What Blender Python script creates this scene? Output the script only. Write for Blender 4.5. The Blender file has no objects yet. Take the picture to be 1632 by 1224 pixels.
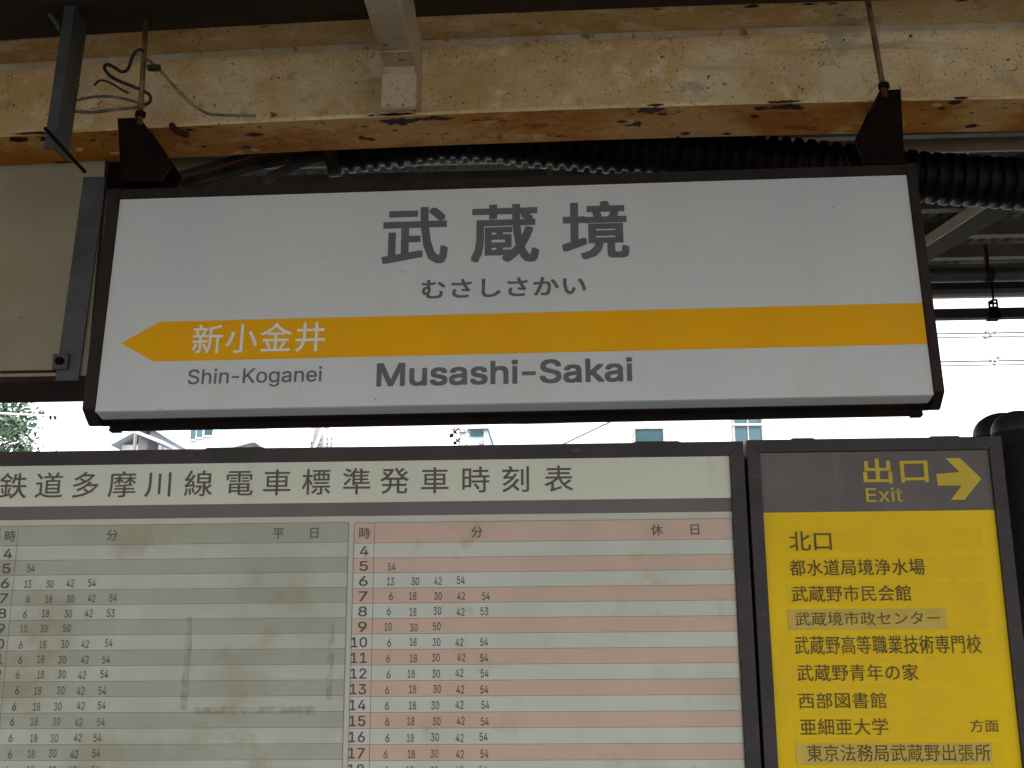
import bpy, bmesh, math, random, json
from mathutils import Vector, Matrix, Euler
R = math.radians
random.seed(4)
sc = bpy.context.scene
COL = sc.collection
CH = 1.6                                   # eye height of the photographer above the platform

# ------------------------------------------------------------------ camera, sky, sun, exposure
cam = bpy.data.cameras.new('camera'); cam.sensor_width = 36; cam.lens = 1800/1632*36
cam.clip_start = 0.05; cam.clip_end = 3000
co = bpy.data.objects.new('camera', cam); COL.objects.link(co)
_p, _y, _r = R(13.5801), R(-2.3058), R(-0.4056)
fwd = Vector((math.sin(_y)*math.cos(_p), math.cos(_y)*math.cos(_p), math.sin(_p)))
rt = Vector((math.cos(_y), -math.sin(_y), 0)); up = rt.cross(fwd)
r2 = rt*math.cos(_r)+up*math.sin(_r); u2 = up*math.cos(_r)-rt*math.sin(_r)
co.matrix_world = Matrix(((r2.x, u2.x, -fwd.x, 0), (r2.y, u2.y, -fwd.y, 0), (r2.z, u2.z, -fwd.z, CH), (0, 0, 0, 1)))
sc.camera = co
w = bpy.data.worlds.new('World'); sc.world = w; w.use_nodes = True
nt = w.node_tree; bg = nt.nodes['Background']
sky = nt.nodes.new('ShaderNodeTexSky'); sky.sky_type = 'NISHITA'; sky.sun_disc = False
SUN_EL, SUN_AZ = R(52), R(150)
sky.sun_elevation = SUN_EL; sky.sun_rotation = SUN_AZ
sky.air_density = 1.6; sky.dust_density = 1.5; sky.ozone_density = 1.0
hs = nt.nodes.new('ShaderNodeHueSaturation'); hs.inputs['Saturation'].default_value = 0.3
hs.inputs['Value'].default_value = 1.0
nt.links.new(sky.outputs[0], hs.inputs['Color']); nt.links.new(hs.outputs[0], bg.inputs[0])
bg.inputs[1].default_value = 0.15
sun = bpy.data.lights.new('sun', 'SUN'); sun.energy = 1.5; sun.angle = R(12); sun.color = (1, .97, .93)
so = bpy.data.objects.new('sun', sun); COL.objects.link(so)
sd = Vector((math.sin(SUN_AZ)*math.cos(SUN_EL), math.cos(SUN_AZ)*math.cos(SUN_EL), math.sin(SUN_EL)))
so.rotation_euler = (-sd).to_track_quat('-Z', 'Y').to_euler()
so.location = (0, 0, 30)
sc.view_settings.view_transform = 'Standard'; sc.view_settings.look = 'None'
sc.view_settings.exposure = 1.64; sc.view_settings.gamma = 1; sc.view_settings.use_curve_mapping = False
sc.render.engine = 'CYCLES'
sc.cycles.max_bounces = 8; sc.cycles.diffuse_bounces = 5

# ------------------------------------------------------------------ materials
def s2l(c):
    return tuple(((v/255)/12.92 if v/255 < .04045 else ((v/255+.055)/1.055)**2.4) for v in c)
def mat(name, col, rough=.5, metal=0, col2=None, scale=6, lo=.35, hi=.65, bump=0, bscale=180,
        stretch=(1, 1, 1), spots=(), alpha=None, spec=.5, detail=6, cracks=None, runs=None):
    m = bpy.data.materials.new(name); m.use_nodes = True
    n = m.node_tree.nodes; l = m.node_tree.links; b = n['Principled BSDF']
    tc = n.new('ShaderNodeTexCoord'); mp = n.new('ShaderNodeMapping')
    mp.inputs['Scale'].default_value = stretch
    l.new(tc.outputs['Object'], mp.inputs['Vector'])
    def noise(s, det=detail, off=0, rgh=.6):
        t = n.new('ShaderNodeTexNoise'); t.inputs['Scale'].default_value = s; t.inputs['Detail'].default_value = det
        t.inputs['Roughness'].default_value = rgh
        if off:
            m2 = n.new('ShaderNodeMapping'); m2.inputs['Location'].default_value = (off, off*1.7, off*.6)
            l.new(mp.outputs[0], m2.inputs['Vector']); l.new(m2.outputs[0], t.inputs['Vector'])
        else:
            l.new(mp.outputs[0], t.inputs['Vector'])
        return t.outputs['Fac']
    def rng(src, a, c):
        r = n.new('ShaderNodeMapRange'); r.interpolation_type = 'SMOOTHSTEP'
        r.inputs['From Min'].default_value = a; r.inputs['From Max'].default_value = c
        l.new(src, r.inputs['Value']); return r.outputs[0]
    def mix(f, a, c):
        x = n.new('ShaderNodeMix'); x.data_type = 'RGBA'
        l.new(f, x.inputs['Factor'])
        for s, v in ((6, a), (7, c)):
            if isinstance(v, tuple): x.inputs[s].default_value = (*v[:3], 1)
            else: l.new(v, x.inputs[s])
        return x.outputs[2]
    c = tuple(col)
    if col2 is not None:
        c = mix(rng(noise(scale), lo, hi), c, tuple(col2))
    for k, (s, a, e, cc) in enumerate(spots):
        c = mix(rng(noise(s, 5, 3.1*(k+1)), a, e), c, tuple(cc))
    if runs:                                # vertical grime runs
        m3 = n.new('ShaderNodeMapping'); m3.inputs['Scale'].default_value = runs[0]
        l.new(tc.outputs['Object'], m3.inputs['Vector'])
        t = n.new('ShaderNodeTexNoise'); t.inputs['Scale'].default_value = 1; t.inputs['Detail'].default_value = 7; t.inputs['Roughness'].default_value = .65
        l.new(m3.outputs[0], t.inputs['Vector']); c = mix(rng(t.outputs['Fac'], runs[1], runs[2]), c, tuple(runs[3]))
    if cracks:                              # fine wandering paint cracks, only in patches
        sc_, wd, cc = cracks
        dn = n.new('ShaderNodeTexNoise'); dn.inputs['Scale'].default_value = sc_*1.7; dn.inputs['Detail'].default_value = 4
        l.new(mp.outputs[0], dn.inputs['Vector'])
        av = n.new('ShaderNodeVectorMath'); av.operation = 'MULTIPLY_ADD'; av.inputs[1].default_value = (.28/sc_*3,)*3
        l.new(dn.outputs['Color'], av.inputs[0]); l.new(mp.outputs[0], av.inputs[2])
        vo = n.new('ShaderNodeTexVoronoi'); vo.feature = 'DISTANCE_TO_EDGE'; vo.inputs['Scale'].default_value = sc_
        l.new(av.outputs[0], vo.inputs['Vector'])
        inv = n.new('ShaderNodeMapRange'); inv.inputs['From Min'].default_value = wd; inv.inputs['From Max'].default_value = wd*.3
        l.new(vo.outputs['Distance'], inv.inputs['Value'])
        mm = n.new('ShaderNodeMath'); mm.operation = 'MULTIPLY'
        l.new(inv.outputs[0], mm.inputs[0]); l.new(rng(noise(3.3, 5, 17), .52, .60), mm.inputs[1])
        c = mix(mm.outputs[0], c, tuple(cc))
    if isinstance(c, tuple): b.inputs['Base Color'].default_value = (*c, 1)
    else: l.new(c, b.inputs['Base Color'])
    b.inputs['Roughness'].default_value = rough; b.inputs['Metallic'].default_value = metal
    b.inputs['Specular IOR Level'].default_value = spec
    if bump:
        bp = n.new('ShaderNodeBump'); bp.inputs['Strength'].default_value = bump; bp.inputs['Distance'].default_value = .004
        l.new(noise(bscale, 4), bp.inputs['Height']); l.new(bp.outputs[0], b.inputs['Normal'])
    if alpha is not None:
        if isinstance(alpha, tuple):
            x = n.new('ShaderNodeMath'); x.operation = 'MULTIPLY'; x.inputs[1].default_value = alpha[0]
            l.new(rng(noise(alpha[1], 6, 9), alpha[2], alpha[3]), x.inputs[0]); l.new(x.outputs[0], b.inputs['Alpha'])
        else: b.inputs['Alpha'].default_value = alpha
    return m

M = {}
M['cream'] = mat('ochre_cream_paint', (0.6759, 0.4826, 0.2226), .55, col2=(0.7929, 0.6435, 0.4007), scale=4, lo=.38, hi=.62, bump=.8, bscale=40,
    stretch=(.9, 1, 1.0), spots=[(1.8, .46, .72, (0.5849, 0.3797, 0.1463)), (9, .52, .72, (0.8579, 0.7336, 0.5215)), (5, .60, .70, (0.5199, 0.4376, 0.3244)), (16, .60, .76, (0.4939, 0.3217, 0.1526)), (7, .60, .78, (0.4289, 0.2317, 0.08904)),
    (150, .62, .65, (0.26, 0.1544, 0.08904)), (80, .66, .68, (0.09099, 0.05148, 0.0318)), (38, .67, .69, (0.156, 0.07722, 0.04452)), (24, .70, .715, (0.06499, 0.03861, 0.02544))],
    cracks=(8, .007, (0.182, 0.1158, 0.0636)), runs=((1.2, 1, 9), .55, .70, (0.5199, 0.3604, 0.1908)), spec=.25)
M['flange_under'] = mat('rust_stained_flange_paint', (0.72, 0.2795, 0.04), .6, col2=(0.5184, 0.169, 0.0225), scale=4, lo=.36, hi=.64, bump=.8, bscale=50,
    stretch=(.6, 1, 1), spots=[(3, .50, .66, (0.7776, 0.429, 0.1375)), (14, .58, .70, (0.8064, 0.52, 0.2375)), (13, .60, .72, (0.3168, 0.0975, 0.0225)),
    (60, .64, .67, (0.072, 0.0286, 0.01875)), (17, .665, .68, (0.072, 0.0182, 0.0125))], cracks=(9, .010, (0.1152, 0.039, 0.025)), spec=.25)
M['brace'] = mat('pale_cream_paint', (0.5936, 0.4785, 0.3135), .5, col2=(0.504, 0.396, 0.253), scale=5, bump=.5, bscale=60,
    spots=[(4, .54, .72, (0.448, 0.297, 0.132)), (90, .62, .65, (0.1568, 0.099, 0.066)), (24, .66, .69, (0.224, 0.11, 0.055))], cracks=(9, .008, (0.224, 0.143, 0.088)), spec=.3)
M['primer'] = mat('red_brown_bare_primer', (.032, .0085, .007), .75, col2=(.055, .016, .012), scale=30, bump=.6, bscale=150, spec=.2)
M['highlight'] = mat('pale_fillet_highlight', (.62, .54, .40), .5, col2=(.50, .38, .22), scale=7, lo=.36, hi=.6, bump=.5, bscale=60, spots=[(30, .58, .66, (.22, .13, .07))])  # paler than the beam paint, to carry the fillet's highlight
M['guttermat'] = mat('dirty_zinc_gutter', (.07, .068, .068), .7, col2=(.03, .028, .026), scale=7, bump=.3, spots=[(13, .55, .65, (.13, .12, .115))], spec=.2)
M['rodpaint'] = mat('dull_cream_pipe_paint', (.36, .29, .18), .5, col2=(.27, .21, .13), scale=8)
M['peel'] = mat('pale_peeled_paint_edge', (0.434, 0.363, 0.24), .6, col2=(0.35, 0.264, 0.15), scale=30, bump=.4)
M['dark_roof'] = mat('dark_brown_deck_paint', (0.063, 0.0462, 0.0273), .8, col2=(0.0378, 0.0294, 0.0189), scale=3, stretch=(.3, 3, 1), bump=.3, bscale=40, spec=.2)
M['sheet'] = mat('weathered_roof_sheet', (.26, .25, .245), .8, col2=(.16, .155, .15), scale=3, stretch=(2, .4, 1), bump=.2, bscale=30, spec=.15,
    spots=[(6, .6, .7, (.12, .085, .06))])
M['purlin'] = mat('brown_cream_purlin_paint', (.24, .19, .12), .6, col2=(.16, .12, .08), scale=5, bump=.3)
M['rafter'] = mat('shaded_brown_rafter', (.060, .046, .030), .9, col2=(.045, .035, .023), scale=6, bump=.3, spec=.08)  # brown with the shade of the rafter undersides put into it
M['raflip'] = mat('lit_cream_rafter_lip', (.34, .28, .18), .5, col2=(.26, .21, .14), scale=7)  # lighter cream, painted as the lit edge of the rafters
M['trim'] = mat('pale_gutter_paint', (.55, .53, .50), .5, col2=(.4, .38, .36), scale=4)
M['brown'] = mat('dark_brown_frame_paint', (.024, .0145, .0135), .5, col2=(.032, .020, .018), scale=9, bump=.15, bscale=250, spec=.3,
    spots=[(28, .64, .7, (.045, .024, .016))])
M['bracket'] = mat('black_brown_bracket_paint', (.0055, .0040, .0036), .8, col2=(.012, .0065, .0045), scale=14, bump=.3, spec=.08)
M['frame'] = mat('bronze_aluminium_frame', (.052, .041, .046), .45, col2=(.038, .031, .034), scale=12, bump=.1, bscale=300, stretch=(.4, 1, 1), spec=.35,
    spots=[(40, .66, .72, (.075, .065, .066))])
M['post'] = mat('charcoal_painted_post', (.030, .027, .029), .45, col2=(.022, .019, .020), scale=10, bump=.15, bscale=200, spec=.35)
M['galv'] = mat('grey_galvanised_steel', (0.07475, 0.08125, 0.0845), .5, .1, col2=(0.04875, 0.052, 0.05525), scale=9, bump=.2, bscale=90,
    spots=[(14, .62, .72, (0.039, 0.0325, 0.026))])
M['panelcream'] = mat('dull_cream_sheet_paint', (.34, .30, .21), .5, col2=(.29, .26, .18), scale=3, bump=.1, bscale=120,
    spots=[(50, .70, .73, (.15, .1, .06)), (2, .55, .75, (.33, .27, .16))])
M['reddish'] = mat('red_brown_underside_paint', (.070, .030, .022), .9, col2=(.045, .021, .016), scale=4, spec=.08)
M['rod'] = mat('rusty_cream_rod', (.22, .145, .07), .6, col2=(.085, .035, .016), scale=14, lo=.4, hi=.6, stretch=(1, 1, .5), bump=.4, spec=.2)
M['duct'] = mat('black_plastic_duct', (.004, .0043, .005), .5, col2=(.012, .0115, .011), scale=9, lo=.5, hi=.75, spec=.14)
M['cable'] = mat('black_rubber_cable', (.022, .019, .017), .6, col2=(.05, .04, .03), scale=14, spec=.15)
M['cable_red'] = mat('dark_red_cable', (.09, .012, .014), .5, col2=(.06, .01, .012), scale=10)
M['cable_grey'] = mat('dusty_grey_cable', (.25, .215, .155), .6, col2=(.12, .10, .075), scale=18, lo=.4, hi=.6, spec=.2)
M['signwhite'] = mat('white_sign_acrylic', (.68, .695, .705), .26, col2=(.64, .655, .67), scale=2.2, lo=.3, hi=.7, bump=.02, bscale=14,
    spots=[(70, .70, .72, (.42, .40, .36)), (140, .685, .71, (.54, .54, .52)), (3, .6, .8, (.62, .625, .61)), (30, .72, .735, (.33, .25, .17))], stretch=(1, 1, .8),
    runs=((5, 1, .9), .48, .85, (.61, .62, .615)), spec=.5)
M['bevel'] = M['signwhite']
M['orange'] = mat('orange_print', (0.9, 0.4342, 0.003), .3, col2=(0.8611, 0.4082, 0.003), scale=3, spots=[(110, .69, .71, (0.5382, 0.2851, 0.03)), (2, .5, .8, (0.8252, 0.4082, 0.02))], spec=.4)
M['inkgrey'] = mat('dark_grey_print', (0.1485, 0.153, 0.1575), .35, col2=(0.1305, 0.135, 0.1395), scale=10)
M['inkwhite'] = mat('white_print', (.84, .83, .80), .4, col2=(.80, .79, .76), scale=20)
M['titlepanel'] = mat('cream_title_acrylic', (0.672, 0.678, 0.5814), .25, col2=(0.616, 0.6215, 0.5301), scale=1.6, lo=.3, hi=.7,
    spots=[(120, .70, .72, (0.28, 0.2599, 0.2052)), (3, .58, .8, (0.5824, 0.5763, 0.4674))], runs=((8, 1, 2), .52, .8, (0.56, 0.5537, 0.456)), spec=.5)
M['backpaper'] = mat('off_white_backing_sheet', (0.575, 0.5635, 0.492), .3, col2=(0.5175, 0.506, 0.432), scale=2)
M['greybar'] = mat('grey_brown_print_bar', (.15, .13, .125), .3, col2=(.17, .15, .145), scale=3)
M['inkbrown'] = mat('brown_grey_print', (0.14, 0.124, 0.1104), .4, col2=(0.12, 0.108, 0.096), scale=20)
M['inkdark'] = mat('dark_figure_print', (0.1125, 0.105, 0.0975), .4, col2=(0.165, 0.1575, 0.1425), scale=14)
M['pink'] = mat('faded_pink_band', (0.6173, 0.4403, 0.3721), .3, col2=(0.5591, 0.4102, 0.3411), scale=4, spots=[(1.6, .52, .68, (0.5125, 0.386, 0.2728)), (9, .58, .74, (0.5009, 0.3619, 0.248))], runs=((7, 1, 5), .52, .75, (0.5475, 0.4041, 0.3225)))
M['palerow'] = mat('pale_grey_row', (0.5809, 0.598, 0.5387), .3, col2=(0.5335, 0.5442, 0.4823), scale=4, spots=[(1.6, .52, .68, (0.4861, 0.4724, 0.3758)), (9, .58, .74, (0.4742, 0.4425, 0.332))], runs=((7, 1, 5), .52, .75, (0.5217, 0.5203, 0.4447)))
M['green'] = mat('grey_green_band', (0.4179, 0.4216, 0.3613), .3, col2=(0.3622, 0.3645, 0.3024), scale=3, spots=[(1.6, .46, .62, (0.3135, 0.2929, 0.2017)), (5, .55, .72, (0.3483, 0.3216, 0.2184))], runs=((7, 1, 5), .5, .72, (0.3761, 0.3744, 0.3024)))
M['palerow2'] = mat('pale_olive_row', (0.5232, 0.5308, 0.4904), .3, col2=(0.4466, 0.452, 0.4073), scale=3, spots=[(1.6, .46, .62, (0.351, 0.3343, 0.2489)), (5, .55, .72, (0.3956, 0.3669, 0.2716))], runs=((7, 1, 5), .5, .72, (0.4594, 0.4586, 0.4073)))
M['rule'] = mat('thin_grey_rule', (.16, .15, .12), .5, col2=(.19, .18, .15), scale=8)
M['residue'] = mat('brown_tape_residue', (.36, .28, .15), .6, col2=(.33, .25, .12), scale=20, stretch=(1, 1, .6), alpha=(.33, 34, .34, .68))
M['stain'] = mat('soft_brown_water_stain', (.33, .27, .13), .5, col2=(.3, .24, .12), scale=8, alpha=(.42, 7, .45, .72))
M['patch'] = mat('pale_correction_patch', (.295, .285, .215), .35, col2=(.27, .26, .19), scale=30)
M['inkfaint'] = mat('faded_figure_print', (.12, .11, .09), .4, col2=(.19, .18, .14), scale=5, lo=.4, hi=.6)
M['yellow'] = mat('yellow_guide_panel', (0.8346, 0.5562, 0.001), .28, col2=(0.749, 0.4892, 0.002), scale=2.4, lo=.3, hi=.7,
    spots=[(1.7, .50, .72, (0.6634, 0.4429, 0.025)), (130, .70, .72, (0.321, 0.206, 0.02))], runs=((12, 1, 1.6), .5, .78, (0.642, 0.4326, 0.02)), spec=.4)
M['strip'] = mat('faded_yellow_strip', (0.798, 0.5178, 0.0045), .35, col2=(0.7296, 0.4742, 0.012), scale=6, lo=.3, hi=.7)
M['sticker'] = mat('khaki_sticker', (0.61, 0.4392, 0.091), .4, col2=(0.5368, 0.3782, 0.078), scale=14, lo=.3, hi=.7)
M['headgrey'] = mat('brown_grey_header_panel', (0.138, 0.1176, 0.1166), .3, col2=(0.114, 0.0984, 0.09672), scale=4, spots=[(150, .70, .73, (0.204, 0.186, 0.1736)), (2.5, .55, .8, (0.162, 0.144, 0.1339))], runs=((14, 1, 2), .5, .8, (0.156, 0.138, 0.1302)))
M['yellowink'] = mat('yellow_print', (.60, .45, .05), .4, col2=(.55, .40, .05), scale=12)
M['inkolive'] = mat('olive_black_print', (0.102, 0.0816, 0.036), .45, col2=(0.156, 0.12, 0.042), scale=9)
M['concrete'] = mat('platform_concrete', (.125, .125, .125), .85, col2=(.09, .09, .09), scale=2, bump=.3, bscale=40)
M['ballast'] = mat('ballast_ground', (.13, .125, .12), .9, col2=(.08, .078, .075), scale=8, bump=.6, bscale=20)
M['wire'] = mat('dark_copper_wire', (.12, .17, .17), .4, .3, col2=(.09, .12, .12), scale=4)
M['wirepale'] = mat('pale_sheathed_wire', (.75, .76, .78), .4, col2=(.65, .66, .68), scale=4)
M['porcelain'] = mat('grey_porcelain', (.5, .48, .46), .3, col2=(.2, .18, .17), scale=30)
M['wallwhite'] = mat('white_rendered_wall', (.80, .80, .79), .7, col2=(.76, .76, .75), scale=.6)
M['wallblue'] = mat('pale_blue_grey_siding', (0.624, 0.66, 0.708), .6, col2=(0.552, 0.588, 0.636), scale=.8, stretch=(3, 3, .3))
M['tile'] = mat('grey_blue_roof_tile', (0.504, 0.532, 0.588), .6, col2=(0.392, 0.42, 0.476), scale=2, bump=.4, bscale=8)
M['glass'] = mat('dark_teal_window_glass', (0.024, 0.068, 0.08), .3, col2=(0.04, 0.09, 0.1), scale=.8, spec=.15)
M['glasslt'] = mat('pale_blue_window_glass', (.055, .11, .135), .3, col2=(.08, .14, .165), scale=.8, spec=.15)
M['greytower'] = mat('grey_brown_cladding', (0.3, 0.27, 0.27), .6, col2=(0.225, 0.21, 0.21), scale=2)
M['teal'] = mat('pale_teal_cladding', (.45, .66, .70), .4, col2=(.5, .70, .72), scale=1)
M['leaf'] = mat('blue_green_leaf', (0.04675, 0.09775, 0.0595), .5, col2=(0.0765, 0.1275, 0.06375), scale=2, lo=.4, hi=.6)
M['leaf2'] = mat('grey_green_leaf', (.12, .16, .10), .5, col2=(.07, .12, .08), scale=2)
M['bark'] = mat('brown_bark', (.12, .09, .06), .9, col2=(.07, .05, .035), scale=6, bump=.8, bscale=12)

# ink, print and covers on the boards are dull and dusty, old paint hardly shines
for nm, sp, rg in (('titlepanel', .2, .4), ('backpaper', .15, .5), ('greybar', .15, .5), ('inkbrown', .1, .6), ('inkdark', .1, .6), ('inkfaint', .1, .6), ('pink', .15, .45), ('palerow', .15, .45),
                   ('green', .15, .45), ('palerow2', .15, .45), ('rule', .1, .6), ('patch', .15, .5), ('residue', .1, .7), ('yellow', .12, .4), ('strip', .12, .45), ('sticker', .12, .5),
                   ('headgrey', .15, .4), ('yellowink', .12, .5), ('inkolive', .08, .6), ('frame', .2, .5), ('post', .22, .5), ('panelcream', .12, .6), ('orange', .25, .35), ('inkgrey', .25, .35),
                   ('cream', .12, .65), ('flange_under', .08, .75), ('brown', .2, .55)):
    b_ = M[nm].node_tree.nodes['Principled BSDF']; b_.inputs['Specular IOR Level'].default_value = sp; b_.inputs['Roughness'].default_value = rg

# ------------------------------------------------------------------ object helpers
def tag(o, label=None, cat=None, group=None, kind=None):
    if label: o['label'] = label
    if cat: o['category'] = cat
    if group: o['group'] = group
    if kind: o['kind'] = kind
    return o
def thing(name, label, cat, loc=(0, 0, 0), rot=(0, 0, 0), group=None):
    o = bpy.data.objects.new(name, None); COL.objects.link(o); o.empty_display_size = .1
    o.location = (loc[0], loc[1], loc[2]+CH); o.rotation_euler = rot
    return tag(o, label, cat, group)
BASE = {}
def mesh_obj(name, verts, faces, m, parent=None, smooth=False, base=None, kind=None, local=False, mats=None, fm=None):
    """verts are written relative to the eye height (z = 0 is the camera's level); they are moved to the thing's own origin."""
    me = bpy.data.meshes.new(name)
    root = parent
    while root is not None and root.parent is not None: root = root.parent
    if local: vs = [tuple(v) for v in verts]; loc = (0, 0, 0)
    else:
        if root is not None: off = Vector(root.location)
        else: off = Vector(base if base else (0, 0, 0)); off.z += CH if base else 0
        vs = [(v[0]-off.x, v[1]-off.y, v[2]+CH-off.z) for v in verts]; loc = (0, 0, 0) if root is not None else tuple(off)
    me.from_pydata(vs, [], faces); me.update()
    if smooth: me.polygons.foreach_set('use_smooth', [True]*len(me.polygons))
    for mm in (mats or [m]): me.materials.append(mm)
    if fm: me.polygons.foreach_set('material_index', fm)
    o = bpy.data.objects.new(name, me); COL.objects.link(o)
    if parent is not None: o.parent = parent
    else: o.location = loc
    if kind: o['kind'] = kind
    return o
class G:
    """collects geometry of one part"""
    def __init__(s): s.v = []; s.f = []
    def add(s, v, f):
        k = len(s.v); s.v += [tuple(a) for a in v]; s.f += [[i+k for i in q] for q in f]; return s
    def box(s, x0, x1, y0, y1, z0, z1, bev=0):
        if bev <= 0:
            v = [(x, y, z) for x in (x0, x1) for y in (y0, y1) for z in (z0, z1)]
            return s.add(v, [(0, 1, 3, 2), (4, 6, 7, 5), (0, 4, 5, 1), (2, 3, 7, 6), (0, 2, 6, 4), (1, 5, 7, 3)])
        bm = bmesh.new(); bmesh.ops.create_cube(bm, size=1)
        for q in bm.verts: q.co = Vector(((x0+x1)/2+q.co.x*(x1-x0), (y0+y1)/2+q.co.y*(y1-y0), (z0+z1)/2+q.co.z*(z1-z0)))
        bmesh.ops.bevel(bm, geom=bm.edges[:], offset=bev, segments=2, affect='EDGES', profile=.6)
        bm.verts.index_update(); s.add([q.co[:] for q in bm.verts], [[q.index for q in f.verts] for f in bm.faces]); bm.free(); return s
    def prism(s, poly, axis, a0, a1):
        """poly: list of 2D points; axis 'x' -> points are (y,z); 'y' -> (x,z); 'z' -> (x,y)"""
        n = len(poly)
        mk = {'x': lambda p, a: (a, p[0], p[1]), 'y': lambda p, a: (p[0], a, p[1]), 'z': lambda p, a: (p[0], p[1], a)}[axis]
        v = [mk(p, a0) for p in poly]+[mk(p, a1) for p in poly]
        f = [list(range(n)), list(range(2*n-1, n-1, -1))]+[[i, i+n, (i+1) % n+n, (i+1) % n] for i in range(n)]
        return s.add(v, f)
    def tube(s, pts, r, seg=10, caps=True):
        pts = [Vector(p) for p in pts]; rs = r if isinstance(r, (list, tuple)) else [r]*len(pts)
        v = []; f = []; n = len(pts); prev = None
        for i, p in enumerate(pts):
            t = (pts[min(i+1, n-1)]-pts[max(i-1, 0)]).normalized()
            a = (prev-t*prev.dot(t)).normalized() if prev is not None else t.orthogonal().normalized()
            prev = a; b = t.cross(a)
            for k in range(seg):
                q = 2*math.pi*k/seg; v.append(p+(a*math.cos(q)+b*math.sin(q))*rs[i])
        for i in range(n-1):
            for k in range(seg): f.append((i*seg+k, i*seg+(k+1) % seg, (i+1)*seg+(k+1) % seg, (i+1)*seg+k))
        if caps: f += [list(range(seg-1, -1, -1)), [(n-1)*seg+k for k in range(seg)]]
        return s.add(v, f)
    def lathe(s, prof, cx, cy, seg=32):
        v = []; f = []; n = len(prof)
        for r, z in prof:
            for k in range(seg):
                q = 2*math.pi*k/seg; v.append((cx+r*math.cos(q), cy+r*math.sin(q), z))
        for i in range(n-1):
            for k in range(seg): f.append((i*seg+k, i*seg+(k+1) % seg, (i+1)*seg+(k+1) % seg, (i+1)*seg+k))
        f += [list(range(seg-1, -1, -1)), [(n-1)*seg+k for k in range(seg)]]
        return s.add(v, f)
    def rect(s, x0, x1, z0, z1, y):
        return s.add([(x0, y, z0), (x1, y, z0), (x1, y, z1), (x0, y, z1)], [(0, 1, 2, 3)])
    def obj(s, name, m, parent=None, **k): return mesh_obj(name, s.v, s.f, m, parent, **k)
def smooth_path(P, n=6):
    P = [Vector(p) for p in P]; out = []
    for i in range(len(P)-1):
        p0, p1, p2, p3 = P[max(i-1, 0)], P[i], P[i+1], P[min(i+2, len(P)-1)]
        for k in range(n):
            t = k/n
            out.append(.5*((2*p1)+(-p0+p2)*t+(2*p0-5*p1+4*p2-p3)*t*t+(-p0+3*p1-3*p2+p3)*t**3))
    return out+[P[-1]]

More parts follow.
